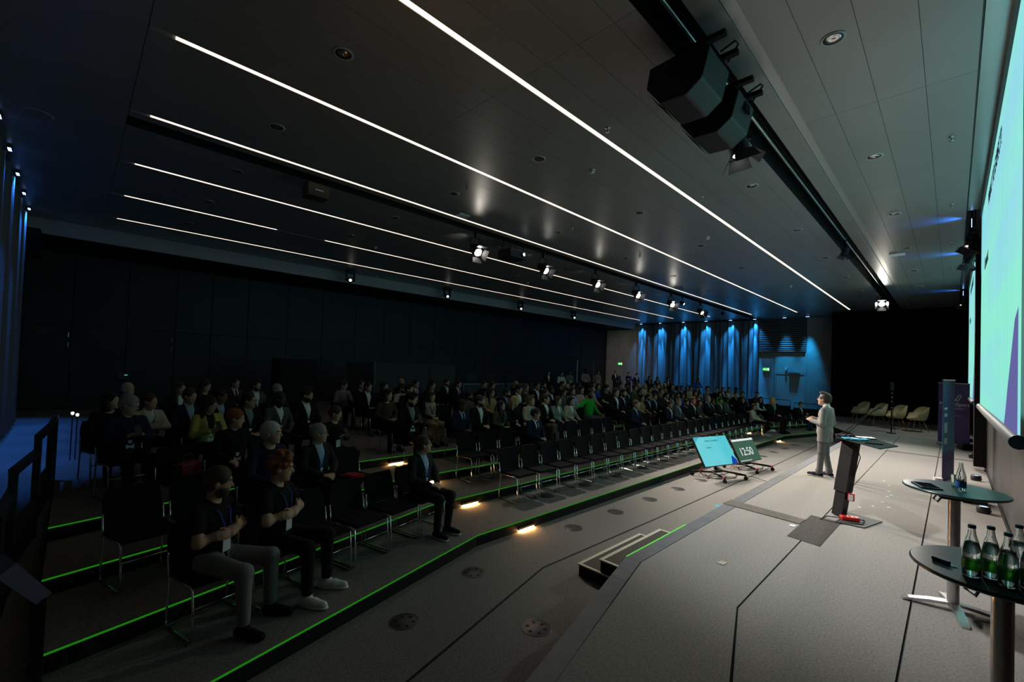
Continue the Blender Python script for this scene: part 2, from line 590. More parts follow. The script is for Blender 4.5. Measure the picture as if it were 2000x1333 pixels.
# ------------------------------------------------------------------ ceiling
ceil = mb().box(XR - 0.3, XW + 0.3, YN - 0.3, YF + 0.3, 6.40, 6.6).build('ceiling', CEIL_BACK)
tag(ceil, kind='structure')
STRIPS = [-3.687, -5.963, -8.214, -10.534, -12.869, -15.244]
cols = [(0.165, -0.25), (-0.25, -0.68), (-0.68, -1.10), (-1.10, -1.43), (-1.54, -1.79), (-2.14, -2.38), (-2.38, -2.82), (-2.82, -3.26), (-3.26, STRIPS[0] + 0.036)]
for a, b in zip(STRIPS, STRIPS[1:]):
    x0, x1 = a - 0.036, b + 0.036
    if a == STRIPS[2]:
        cols += [(x0, -8.45), (-8.80, -9.23), (-9.23, -9.66), (-9.66, -10.08), (-10.08, x1)]
    else:
        st5 = (x1 - x0) / 5
        cols += [(x0 + st5 * k, x0 + st5 * (k + 1)) for k in range(5)]
cols += [(STRIPS[5] - 0.036, -15.87), (-15.87, -16.38), (-16.38, -16.9)]
rows_y = [0.40 + 3.22 * k for k in range(10)]
rows_y[-1] = YF
g = 0.0022
for (xa, xb) in cols:
    me = mb().box(xb + g, xa - g, g, 3.22 - g, 0.0, 0.03).mesh('ceiling_panel')
    for k in range(8):
        link('ceiling_panel', me, CEIL, ceil, (0, rows_y[k], ZC))
far = mb()
for (xa, xb) in cols:
    far.box(xb + g, xa - g, rows_y[8] + g, rows_y[9] - g, ZC, ZC + 0.03)
o = far.build('ceiling_panels_far', CEIL, ceil)
o['kind'] = 'stuff'
mb().box(-16.9, 0.165, YN, 0.395, ZC, ZC + 0.05).build('ceiling_panel', CEIL, ceil)
# cheeks of the two lighting slots, the pale inlay and the strip beside the screens
for (xa, xb) in ((-1.79, -2.14), (-8.45, -8.80)):
    c = mb().box(xa, xa + 0.02, 0.40, YF, ZC + 0.002, 6.40).box(xb - 0.02, xb, 0.40, YF, ZC + 0.002, 6.40)
    c.build('slot_cheek', SATIN, ceil)
mb().box(-1.54 + g, -1.43 - g, 0.40, 28.2, ZC + 0.012, ZC + 0.03).build('pale_inlay', mat('inlay_metal', (0.55, 0.55, 0.55), 0.35, metal=0.5), ceil)
for y0, y1 in ((YN, 12.45), (17.35, 22.95)):
    mb().box(0.18, 0.365, y0, y1, ZC - 0.004, ZC + 0.03).build('pale_soffit', mat('soffit_metal', (0.5, 0.5, 0.5), 0.22, metal=0.7), ceil)
mb().box(0.165, 0.175, YN, YF, ZC, 6.40).build('slot_cheek', SATIN, ceil)
# rear bulkhead
FASCIA = mat('pale_fascia', (0.42, 0.42, 0.41), 0.5)
o = mb().box(-16.96, -16.90, YN, YF, 5.5, 6.40).build('trim_3', FASCIA)
tag(o, 'pale fascia where the ceiling drops towards the rear wall', 'fascia', kind='structure')
o = mb().box(XR, -16.9605, YN, YF, 5.5, 5.56).build('ceiling_rear', BLACK)
tag(o, kind='structure')

# ------------------------------------------------------------------ LED lines
LED = emis('warm_led', (1.0, 0.80, 0.62), L_STRIP)
CHAN = mat('led_channel', (0.45, 0.44, 0.42), 0.5)
for i, x in enumerate(STRIPS):
    e = empty('ceiling_light_line', (x, 0.41, ZC))
    tag(e, 'long warm white light line in the ceiling, %s from the projection screens' % ORD[i + 1], 'light line', 'ceiling light lines')
    mb().box(-0.034, 0.034, 0.0, 27.1, 0.012, 0.05).build('channel', CHAN, e)
    segs = [(0.22, 3.3), (4.6, 27.08)] if i == 4 else [(0.22, 27.08)]
    for a, b in segs:
        mb().box(-0.031, 0.031, a, b, 0.001, 0.0115).build('diffuser', LED, e)

# ================================================================== things in the ceiling
RING = mat('white_ring', (0.5, 0.5, 0.49), 0.4)
REFL = mat('faceted_reflector', (0.8, 0.8, 0.8), 0.18, metal=1.0)
m_ring = mb().lathe([(0.085, -0.004), (0.105, -0.010), (0.112, -0.002), (0.112, 0.0)], 24, caps=False).mesh('ring')
m_dark = mb().lathe([(0.066, -0.002), (0.086, -0.006), (0.086, -0.001)], 24, caps=False).mesh('dark_baffle')
m_cup = mb().lathe([(0.002, -0.0015), (0.03, -0.010), (0.05, -0.007), (0.066, -0.0018)], 24, caps=False).mesh('reflector')
dlx = [-0.88, -2.60, -4.83, -7.11, -9.40, -11.77, -14.17, -16.56]
for ci, x in enumerate(dlx):
    for k in range(0, 9):
        y = 1.98 + 3.285 * k
        if ci < 2 and k == 0:
            continue
        e = empty('ceiling_downlight', (x, y, ZC))
        tag(e, 'recessed round downlight, %s from the near end, %s row from the screens' % (ORD[k + 1], ORD[ci + 1]), 'downlight', 'recessed downlights')
        link('ring', m_ring, RING, e)
        link('baffle', m_dark, SATIN, e)
        link('reflector', m_cup, REFL, e)
m_spr = mb().lathe([(0.035, 0.0), (0.035, -0.008), (0.012, -0.012), (0.010, -0.05)], 12).mesh('escutcheon')
m_def = mb().lathe([(0.028, -0.062), (0.028, -0.066)], 10).tube([(0.02, 0, -0.015), (0.024, 0, -0.04), (0.004, 0, -0.062)], 0.003, 5).tube([(-0.02, 0, -0.015), (-0.024, 0, -0.04), (-0.004, 0, -0.062)], 0.003, 5).mesh('deflector')
n = 0
for x, wh in ((-0.04, 'beside the screen soffit'), (-3.475, 'beside the light line nearest the screens'), (-6.61, 'beside the second light line from the screens')):
    for k in range(5):
        y = 5.2 + 3.3 * k
        if x > -1 and k == 0:
            continue
        e = empty('ceiling_sprinkler', (x, y, ZC))
        tag(e, 'small fire sprinkler %s, %s from the near end' % (wh, ORD[k + 1]), 'sprinkler', 'ceiling sprinklers')
        link('escutcheon', m_spr, STEEL, e)
        link('deflector', m_def, STEEL, e)
m_sd = mb().lathe([(0.055, 0.0), (0.055, -0.02), (0.045, -0.024), (0.042, -0.045), (0.03, -0.062), (0.012, -0.066)], 16).mesh('housing')
m_sv = mb().lathe([(0.0445, -0.028), (0.0465, -0.033), (0.0445, -0.038)], 16, caps=False).mesh('vent_band')
for k, (x, y, wh) in enumerate(((-4.40, 6.15, 'nearest'), (-4.39, 11.16, 'second nearest'), (-4.39, 19.2, 'third nearest'), (-12.32, 6.28, 'above the back rows'), (-12.3, 13.0, 'second above the back rows'), (-12.3, 19.5, 'farthest above the back rows'))):
    e = empty('smoke_detector', (x, y, ZC))
    tag(e, 'white domed smoke detector on the ceiling, ' + wh, 'smoke detector', 'smoke detectors')
    link('housing', m_sd, WHITE, e)
    link('vent_band', m_sv, SATIN, e)
e = empty('ceiling_loudspeaker', (-9.44, -0.53, ZC))
tag(e, 'flat round loudspeaker grille in the dark blue ceiling at the near end', 'loudspeaker')
mb().lathe([(0.001, -0.012), (0.12, -0.010), (0.15, -0.008)], 28, caps=False).build('grille', mat('speaker_grille', (0.24, 0.24, 0.24), 0.6), e)
mb().lathe([(0.15, -0.0085), (0.168, -0.006), (0.17, 0.0)], 28, caps=False).build('rim', RING, e)
o = mb().rbox(-0.16, 0.16, -0.16, 0.16, -0.02, 0.0, 0.006).build('ceiling_access_point', WHITE, None, (-1.10, 15.75, ZC))
tag(o, 'small square white wireless box on the ceiling towards the far end', 'wireless box')
o = mb().rbox(-0.10, 0.10, -0.14, 0.14, -0.03, 0.0, 0.006).build('ceiling_sensor', WHITE, None, (-7.98, 6.17, ZC))
tag(o, 'flat teal lit sensor box on the ceiling beside the third light line', 'sensor')

# ------------------------------------------------------------------ lighting bars
for x, lab in ((-1.965, 'black lighting pipe in the ceiling slot over the stage front'), (-8.62, 'black lighting pipe in the ceiling slot above the audience')):
    e = empty('lighting_bar', (x, 0.5, 6.0))
    tag(e, lab, 'lighting bar')
    mb().tube([(0, 0, 0), (0, 27.5, 0)], 0.026, 10).build('pipe', STEEL, e)
    hm = mb().box(-0.012, 0.012, -0.02, 0.02, 0.0, 0.40).mesh('hanger')
    for k in range(12):
        link('hanger', hm, SATIN, e, (0, 0.6 + 2.4 * k, 0.0))
    mb().tube([(0.05, 0, 0.05), (0.05, 9, 0.02), (0.05, 18, 0.05), (0.05, 27.4, 0.03)], 0.011, 6).build('cable', BLACK, e)
    for s in (-0.115, 0.115):
        mb().box(s - 0.03, s + 0.03, 0.0, 27.5, 0.22, 0.25).build('tray', SATIN, e)

# fresnel spotlights
m_clamp = mb().box(-0.03, 0.03, -0.02, 0.02, -0.10, 0.04).box(-0.045, 0.045, -0.022, 0.022, -0.012, 0.05).mesh('clamp')
m_yoke = mb().tube([(0, -0.145, -0.40), (0, -0.148, -0.22), (0, -0.12, -0.12), (0, 0, -0.095), (0, 0.12, -0.12), (0, 0.148, -0.22), (0, 0.145, -0.40)], 0.011, 7).mesh('yoke')
m_body = mb().lathe([(0.03, 0.20), (0.085, 0.185), (0.105, 0.12), (0.112, 0.10), (0.112, 0.06), (0.105, 0.05), (0.105, 0.0), (0.118, -0.02), (0.118, -0.15), (0.125, -0.155), (0.125, -0.175), (0.098, -0.176), (0.096, -0.14)], 20, caps=False)
m_body.box(-0.03, 0.03, -0.155, -0.11, -0.03, 0.03).box(-0.03, 0.03, 0.11, 0.155, -0.03, 0.03)
m_body = m_body.mesh('body')
m_lens = mb().lathe([(0.001, -0.152), (0.05, -0.150), (0.094, -0.141)], 20, caps=False).mesh('lens')
flap = mb().add([(-0.11, 0.0, 0.0), (0.11, 0.0, 0.0), (0.145, 0.17, 0.0), (-0.145, 0.17, 0.0), (-0.11, 0.0, 0.004), (0.11, 0.0, 0.004), (0.145, 0.17, 0.004), (-0.145, 0.17, 0.004)],
                [(3, 2, 1, 0), (4, 5, 6, 7), (0, 1, 5, 4), (1, 2, 6, 5), (2, 3, 7, 6), (3, 0, 4, 7)])
m_flap = flap.mesh('barn_door')
for me in (m_body,):
    me.set_sharp_from_angle(angle=R(35))


def aim(src, dst):
    return (Vector(dst) - Vector(src)).to_track_quat('-Z', 'Y')


def fresnel(loc, target, label, lens, watts=0, col=(1, 0.89, 0.78), angle=40, blend=0.85, doors=True, size=1.0, group='stage spotlights', drop=0.4, ztop=5.985):
    """a lantern hung under a bar; loc is the centre of its body"""
    e = empty('stage_spotlight', (loc[0], loc[1], loc[2] + drop))
    tag(e, label, 'spotlight', group)
    e.scale = (size, size, size)
    d = Vector(target) - Vector(loc)
    rz = math.atan2(d.y, d.x)
    link('clamp', m_clamp, BLACK, e, rot=(0, 0, rz))
    link('yoke', m_yoke, BLACK, e, rot=(0, 0, rz))
    mb().tube([(0, 0, 0.0), (0, 0, (ztop - loc[2] - drop) / size)], 0.016, 6).build('hook', BLACK, e)
    b = link('body', m_body, SATIN, e, (0, 0, -drop / size if size != 1 else -0.4))
    q = aim(loc, target)
    b.rotation_euler = q.to_euler()
    link('lens', m_lens, lens, b)
    if doors:
        for k in range(4):
            M = Matrix.Rotation(k * PI / 2, 4, 'Z') @ Matrix.Translation((0, 0.118, -0.172)) @ Matrix.Rotation(R(-52 if k % 2 == 0 else -62), 4, 'X')
            f = link('barn_door', m_flap, SATIN, b)
            f.matrix_local = M
    if watts:
        p = Vector(loc) + d.normalized() * (0.30 if doors else 0.2) * size
        spot('spot_beam', p, target, watts, col, angle, blend, 0.10 * size)
    return e


LENS_HOT = emis('hot_lens', (1.0, 0.93, 0.80), 170.0)
LENS_MID = emis('lit_lens', (1.0, 0.94, 0.84), 60.0)
LENS_DIM = emis('dim_lens', (1.0, 0.90, 0.75), 2.2)
LENS_OFF = mat('cold_lens', (0.3, 0.32, 0.33), 0.1)
hang = [(7.11, (-1.6, 6.6, 0.5), LENS_HOT), (9.73, (-1.6, 9.4, 0.5), LENS_MID), (12.43, (-1.6, 10.8, 0.5), LENS_MID), (15.17, (-1.6, 12.4, 0.5), LENS_MID), (18.12, (-1.6, 13.8, 0.5), LENS_MID), (21.28, (-1.4, 17.0, 0.5), LENS_DIM)]
for k, (y, t, ln) in enumerate(hang):
    wt = W_FRESNEL * (1.0, 1.1, 1.2, 1.2, 1.0, 0.45)[k] * (0.30 if k == 0 else 1)
    fresnel((-8.62, y, 5.40), t, 'black spotlight with barn doors on the audience bar, %s from the near end' % ORD[k + 1], ln, wt, angle=(62, 56, 56, 56, 54, 42)[k], drop=0.4)
fresnel((-1.965, 5.85, 5.45), (-0.7, 6.6, 0.4), 'dark barn-door lamp below the two loudspeakers over the stage', LENS_MID, W_NEAR, (0.96, 1.0, 1.0), 78, 0.9, drop=0.4)
fresnel((-1.965, 22.05, 5.45), (-1.2, 14.0, 0.4), 'lit spotlight at the far end of the stage bar', LENS_HOT, W_FAR, (1, 0.95, 0.88), 60, 0.8, drop=0.4)
fresnel((-1.965, 13.77, 5.72), (-3.4, 13.0, 0.4), 'small unlit black lamp midway along the stage bar', LENS_OFF, size=0.62, drop=0.25)
fresnel((0.27, 14.0, 5.62), (-1.5, 12.6, 0.4), 'barn-door lamp in the slot between the two screens, upper of two', LENS_DIM, W_WALL, (1, 0.94, 0.86), 70, 0.8, size=0.8, drop=0.3, ztop=6.41)
fresnel((0.27, 15.7, 5.55), (-1.5, 15.0, 0.4), 'barn-door lamp in the slot between the two screens, lower of two', LENS_DIM, W_WALL, (1, 0.94, 0.86), 70, 0.8, size=0.8, drop=0.3, ztop=6.41)
fresnel((0.25, 23.7, 5.50), (-1.3, 22.4, 0.4), 'barn-door lamp beyond the smaller screen at the far end', LENS_DIM, W_WALL * 0.5, (1, 0.94, 0.86), 70, 0.8, size=0.8, drop=0.3, ztop=6.41)
# small profile lamps on the audience bar
fresnel((-8.62, 19.28, 5.56), (-1.0, 18.0, 0.8), 'small dark lamp beside the fifth spotlight on the audience bar', LENS_DIM, size=0.62, doors=False, drop=0.25)
fresnel((-8.62, 24.22, 5.63), (-1.0, 22.0, 0.8), 'small dark lamp at the far end of the audience bar', LENS_OFF, size=0.62, doors=False, drop=0.25)


# loudspeakers over the stage front
def loudspeaker(y0, y1, x0, zt, label, vent):
    e = empty('hanging_loudspeaker', (x0, y0, zt))
    tag(e, label, 'loudspeaker', 'loudspeakers over the stage front')
    L = y1 - y0
    prof = [(0.86 * px_, 0.80 * pz_) for px_, pz_ in [(-0.36, -0.04), (0.30, 0.0), (0.36, -0.10), (0.28, -0.44), (0.10, -0.58), (-0.22, -0.56), (-0.40, -0.30)]]
    vs = [(p[0], 0.0, p[1]) for p in prof] + [(p[0], L, p[1]) for p in prof]
    k = len(prof)
    fs = [tuple(range(k)), tuple(range(2 * k - 1, k - 1, -1))] + [(i, i + k, (i + 1) % k + k, (i + 1) % k) for i in range(k)]
    b = mb().add(vs, fs).build('cabinet', SATIN, e)
    bm = bmesh.new()
    bm.from_mesh(b.data)
    bmesh.ops.recalc_face_normals(bm, faces=bm.faces)
    bmesh.ops.bevel(bm, geom=bm.edges[:], offset=0.015, segments=2, affect='EDGES', profile=0.5)
    bm.to_mesh(b.data)
    bm.free()
    gm = mb()
    gm.add([(-0.385, 0.04, -0.30), (-0.225, 0.04, -0.545), (-0.225, L - 0.04, -0.545), (-0.385, L - 0.04, -0.30)], [(0, 1, 2, 3)])
    gm.v = [(v[0] * 0.86 - 0.018, v[1], v[2] * 0.8 - 0.012) for v in gm.v]
    gm.build('grille', BLACK, b)
    for yy in (0.10, L - 0.10):
        mb().box(-0.05, 0.42, yy - 0.03, yy + 0.03, 0.02, 0.07).build('bracket', BLACK, e)
        mb().tube([(0.0, yy, 0.07), (0.0, yy, 0.36)], 0.014, 6).build('hanger', BLACK, e)
    mb().tube([(0.30, 0.3, 0.02), (0.42, 0.35, 0.10), (0.40, 0.5, 0.16), (0.28, 0.55, 0.05)], 0.01, 6).build('cable', BLACK, e)
    mb().rbox(-0.38, -0.30, 0.10, 0.16, -0.15, -0.06, 0.01).build('side_knob', BLACK, e)
    if vent:
        vm = mb()
        for q in range(5):
            vm.box(0.290, 0.3105, L * 0.42 + q * 0.034, L * 0.42 + q * 0.034 + 0.016, -0.20, -0.10, M=None)
        vm.build('vent', BLACK, e)
    return e


loudspeaker(4.16, 4.70, -1.975, 5.70, 'large black loudspeaker cabinet over the stage front, nearer of two', False)
loudspeaker(4.98, 5.50, -1.975, 5.66, 'teal lit black loudspeaker cabinet with vent slots, farther of two', True)

# projector and small box on the audience bar
e = empty('ceiling_projector', (-8.62, 8.45, 6.0))
tag(e, 'black video projector hanging from the audience bar beside the brightest spotlight', 'projector')
mb().rbox(-0.26, 0.26, -0.32, 0.32, -0.58, -0.36, 0.02).build('case', SATIN, e)
mb().lathe([(0.055, 0), (0.06, 0.05), (0.05, 0.055)], 16, M=Matrix.Translation((0.26, 0.14, -0.47)) @ Matrix.Rotation(R(90), 4, 'Y')).build('lens_barrel', BLACK, e)
mb().lathe([(0.001, 0.056), (0.045, 0.0555)], 16, M=Matrix.Translation((0.26, 0.14, -0.47)) @ Matrix.Rotation(R(90), 4, 'Y'), caps=False).build('lens', emis('projector_lens', (0.75, 0.9, 1.0), 3.0), e)
fr = mb()
for sx in (-0.2, 0.2):
    for sy in (-0.24, 0.24):
        fr.tube([(sx, sy, -0.36), (sx * 0.3, sy, -0.02)], 0.012, 6)
fr.build('hanging_frame', BLACK, e)
e = empty('hanging_camera_box', (-8.62, 3.13, 6.0))
tag(e, 'small dark box with a pale nameplate under the near end of the audience bar', 'box')
mb().rbox(-0.16, 0.16, -0.20, 0.20, -0.47, -0.22, 0.015).build('case', mat('brown_black', (0.03, 0.026, 0.02), 0.5), e)
mb().box(0.161, 0.165, -0.07, 0.08, -0.355, -0.335).build('nameplate', mat('pale_plate', (0.55, 0.55, 0.5), 0.5), e)
mb().tube([(0, 0, -0.22), (0, 0, 0.0)], 0.018, 8).build('hanger', BLACK, e)

# moving heads under the rear bulkhead
m_mb = mb().rbox(-0.13, 0.13, -0.16, 0.16, -0.10, 0.0, 0.015).mesh('base')
m_ma = mb().box(-0.06, 0.06, -0.17, -0.13, -0.42, -0.09).box(-0.06, 0.06, 0.13, 0.17, -0.42, -0.09).box(-0.06, 0.06, -0.129, 0.129, -0.14, -0.101).mesh('yoke')
m_mh = mb().lathe([(0.04, 0.13), (0.095, 0.09), (0.11, -0.02), (0.105, -0.13), (0.08, -0.135)], 18, caps=True).mesh('head')
m_ml = mb().lathe([(0.001, -0.140), (0.055, -0.1385)], 16, caps=False).mesh('lens')
for k, y in enumerate((7.37, 11.94, 16.76, 21.43)):
    e = empty('moving_head_light', (-16.35, y, ZC))
    tag(e, 'black moving-head stage light under the rear ceiling edge, %s from the near end' % ORD[k + 1], 'stage light', 'moving heads')
    link('base', m_mb, SATIN, e)
    link('yoke', m_ma, SATIN, e)
    h = link('head', m_mh, SATIN, e, (0, 0, -0.37))
    h.rotation_euler = aim((-16.35, y, 5.53), (-4, y - 5, 2.0)).to_euler()
    link('lens', m_ml, LENS_DIM, h)
spot('mover_beam', (-16.1, 21.3, 5.3), (-17.6, 30.0, 2.6), 320, (1, 0.9, 0.78), 46, 0.9, 0.05)

# ------------------------------------------------------------------ blue washers
BLUE = (0.02, 0.34, 1.0)
BL = emis('blue_lamp', (0.25, 0.5, 1.0), 9.0)
m_wb = mb().rbox(-0.10, 0.10, -0.03, 0.03, -0.05, 0.0, 0.008).mesh('case')
m_wl = mb().box(-0.085, 0.085, -0.02, 0.02, -0.056, -0.0505).mesh('lamp')
for k, x in enumerate((-16.26, -14.77, -13.09, -11.56, -10.02, -8.62, -7.0, -5.85)):
    e = empty('ceiling_washer', (x, YF - (0.50 if k < 6 else 0.62), ZC))
    tag(e, 'small blue wash light in the ceiling at the far wall, %s from the rear corner' % ORD[k + 1], 'wash light', 'far wall washers')
    link('case', m_wb, SATIN, e)
    link('lamp', m_wl, BL, e)
    if k < 6:
        spot('blue_beam', (x, YF - 0.50, ZC - 0.07), (x, YF - 0.24, 1.6), W_BLUE, BLUE, 20, 0.9, 0.02)
        spot('blue_beam', (x, YF - 0.50, ZC - 0.07), (x, YF - 0.22, 4.6), W_BLUE * 0.10, (0.03, 0.36, 1.0), 64, 1.0, 0.02)
    else:
        spot('blue_beam', (x, YF - 0.62, ZC - 0.07), (x, YF - 0.05, 3.0), W_BLUE * 0.30, (0.015, 0.42, 1.0), 32, 1.0, 0.10)
for k in range(5):
    x = -15.85 + 1.5 * k
    e = empty('ceiling_washer', (x, -0.93, ZC))
    tag(e, 'small blue wash light in the ceiling above the near curtain, %s from the rear' % ORD[k + 1], 'wash light', 'near wall washers')
    link('case', m_wb, SATIN, e)
    link('lamp', m_wl, BL, e)
    spot('blue_beam', (x, -0.93, ZC - 0.07), (x, -1.0, 2.6), W_BLUE_NEAR, (0.03, 0.22, 1.0), 40, 0.8, 0.03)
# blue lamps hidden in the slot beside the screens
for k, (y, ty) in enumerate(((13.0, 12.6), (16.6, 16.0), (23.3, 22.8))):
    e = empty('slot_washer', (0.30, y, ZC - 0.12))
    tag(e, 'small blue lamp in the slot between the screens, %s from the near end' % ORD[k + 1], 'wash light', 'slot washers')
    link('case', m_wb, SATIN, e, rot=(0, R(90), 0))
    link('lamp', m_wl, BL, e, rot=(0, R(90), 0))
    mb().tube([(0.0, 0, 0.08), (0.0, 0, 0.63)], 0.01, 6).build('hanger', SATIN, e)
    spot('blue_beam', (0.22, y, ZC - 0.12), (-1.6, ty, ZC + 0.05), 60, (0.02, 0.20, 1.0), 80, 1.0, 0.02)
# round uplights on the stage along the screen wall
m_ub = mb().lathe([(0.075, 0.0), (0.08, 0.02), (0.08, 0.10), (0.072, 0.11), (0.06, 0.095)], 18, caps=False).mesh('case')
m_ul = mb().lathe([(0.001, 0.094), (0.060, 0.0945)], 18, caps=False).mesh('lamp')
m_uf = mb().box(-0.03, 0.20, -0.012, 0.012, 0.03, 0.05).mesh('bracket')
for k, (x, y) in enumerate(((0.36, 10.2), (0.36, 13.4), (0.40, 17.2), (0.42, 19.6), (0.42, 21.7))):
    e = empty('wall_uplight', (x, y, ZS))
    tag(e, 'small black uplight glowing blue below the screens, %s from the tables' % ORD[k + 1], 'uplight', 'screen wall uplights')
    link('case', m_ub, SATIN, e)
    link('lamp', m_ul, BL, e)
    link('bracket', m_uf, SATIN, e, (-0.02, 0, 0), scale=(0.55, 1, 1))
    spot('blue_beam', (x, y, ZS + 0.12), (XW - 0.02, y, 4.2), 14, (0.04, 0.35, 1.0), 50, 0.8, 0.03)

# lamps at the foot of the risers
RL = emis('amber_lamp', (1.0, 0.50, 0.17), L_RISER)
m_rc = mb().box(0.0, 0.022, -0.17, 0.17, 0.03, 0.062).mesh('housing')
m_rl = mb().box(0.002, 0.026, -0.16, 0.16, 0.008, 0.029).mesh('lamp')
for k, (i, y, lab) in enumerate(((1, 4.98, 'glowing amber lamp at the foot of the first riser in the near aisle'), (2, 4.74, 'glowing amber lamp at the foot of the second riser in the near aisle'),
                                (3, 4.66, 'glowing amber lamp at the foot of the third riser in the near aisle'), (4, 4.60, 'glowing amber lamp at the foot of the fourth riser in the near aisle'),
                                (1, 18.75, 'glowing amber lamp at the foot of the first riser in the far aisle'), (2, 18.85, 'glowing amber lamp at the foot of the second riser in the far aisle'))):
    e = empty('riser_lamp', (edge(i, y) + 0.002, y, ZT[i - 1]))
    tag(e, lab, 'lamp', 'riser lamps')
    link('housing', m_rc, BLACK, e)
    link('lamp', m_rl, RL, e)

# ------------------------------------------------------------------ exit signs
EXG = emis('exit_green', (0.03, 0.75, 0.10), 0.9)
EXW = emis('exit_white', (0.85, 1.0, 0.8), 1.3)


def exit_sign(M, label):
    e = empty('exit_sign')
    e.matrix_world = M
    tag(e, label, 'exit sign', 'exit signs')
    mb().rbox(-0.19, 0.19, -0.10, 0.10, 0.0, 0.05, 0.006).build('case', RING, e)
    mb().box(-0.18, 0.18, -0.09, 0.09, 0.0505, 0.054).build('green_face', EXG, e)
    a = mb().prism([(-0.15, 0.0), (-0.08, 0.06), (-0.08, 0.022), (-0.02, 0.022), (-0.02, -0.022), (-0.08, -0.022), (-0.08, -0.06)], 0.0545, 0.057)
    a.build('arrow', EXW, e)
    p = mb()
    p.prism([(0.10, -0.075), (0.165, -0.075), (0.165, 0.075), (0.10, 0.075)], 0.0545, 0.057)
    p.prism([(0.03, 0.035), (0.055, 0.035), (0.055, 0.065), (0.03, 0.065)], 0.0545, 0.057)
    p.prism([(0.02, -0.02), (0.045, -0.02), (0.075, 0.025), (0.045, 0.03)], 0.0545, 0.057)
    p.prism([(0.01, -0.075), (0.03, -0.075), (0.05, -0.022), (0.03, -0.02)], 0.0545, 0.057)
    p.build('running_figure', EXW, e)


exit_sign(plane_matrix((-18.18, YF - 0.031, 2.89), (1, 0, 0), (0, 0, 1)) , 'green exit sign on the bare far wall beside the curtains')
exit_sign(plane_matrix((-8.05, YF - 0.031, 2.80), (1, 0, 0), (0, 0, 1)), 'green exit sign with arrow between the curtains and the far door')
exit_sign(plane_matrix((-18.5, YN + 0.002, 3.05), (-1, 0, 0), (0, 0, 1)), 'green exit sign on the near end wall beside the curtain')
o = mb().rbox(-0.05, 0.05, -0.16, 0.0, -0.08, 0.08, 0.01).build('wall_motion_sensor', WHITE, None, (-6.98, YF - 0.002, 2.86))
tag(o, 'small white sensor on the far wall above the door', 'sensor')

# ================================================================== projection screens
def slide_material(name, strength):
    m = bpy.data.materials.new(name)
    m.use_nodes = True
    nt = m.node_tree
    nt.nodes.remove(nt.nodes['Principled BSDF'])
    e = nt.nodes.new('ShaderNodeEmission')
    tc = nt.nodes.new('ShaderNodeTexCoord')
    mp = nt.nodes.new('ShaderNodeMapping')
    mp.inputs['Scale'].default_value = (1, 0.10, 1.1)
    no = nt.nodes.new('ShaderNodeTexNoise')
    no.inputs['Scale'].default_value = 1.0
    no.inputs['Detail'].default_value = 1
    mp2 = nt.nodes.new('ShaderNodeMapping')
    mp2.inputs['Scale'].default_value = (1, 6.0, 0.25)
    n2 = nt.nodes.new('ShaderNodeTexNoise')
    n2.inputs['Scale'].default_value = 1.0
    rp = nt.nodes.new('ShaderNodeValToRGB')
    rp.color_ramp.elements[0].position = 0.38
    rp.color_ramp.elements[1].position = 0.62
    rp.color_ramp.elements[0].color = (0.19, 0.57, 0.45, 1)
    rp.color_ramp.elements[1].color = (0.20, 0.49, 0.55, 1)
    mx = nt.nodes.new('ShaderNodeMixRGB')
    mx.blend_type = 'MULTIPLY'
    mx.inputs[0].default_value = 0.35
    rp2 = nt.nodes.new('ShaderNodeValToRGB')
    rp2.color_ramp.elements[0].position = 0.3
    rp2.color_ramp.elements[1].position = 0.7
    rp2.color_ramp.elements[0].color = (0.75, 0.85, 0.85, 1)
    rp2.color_ramp.elements[1].color = (1.15, 1.0, 1.0, 1)
    nt.links.new(tc.outputs['Object'], mp.inputs[0])
    nt.links.new(tc.outputs['Object'], mp2.inputs[0])
    nt.links.new(mp.outputs[0], no.inputs['Vector'])
    nt.links.new(mp2.outputs[0], n2.inputs['Vector'])
    nt.links.new(no.outputs['Fac'], rp.inputs[0])
    nt.links.new(n2.outputs['Fac'], rp2.inputs[0])
    nt.links.new(rp.outputs[0], mx.inputs[1])
    nt.links.new(rp2.outputs[0], mx.inputs[2])
    nt.links.new(mx.outputs[0], e.inputs[0])
    e.inputs[1].default_value = strength
    nt.links.new(e.outputs[0], nt.nodes['Material Output'].inputs[0])
    return m


SLIDE = slide_material('projected_slide', L_SCREEN)
PURPLE = emis('slide_purple', (0.085, 0.085, 0.23), L_SCREEN)
INK = mat('slide_ink', (0.01, 0.03, 0.08), 0.8)
BAR = mat('screen_bar', (0.11, 0.11, 0.105), 0.55)
BARCAP = mat('bar_cap', (0.03, 0.10, 0.16), 0.4)


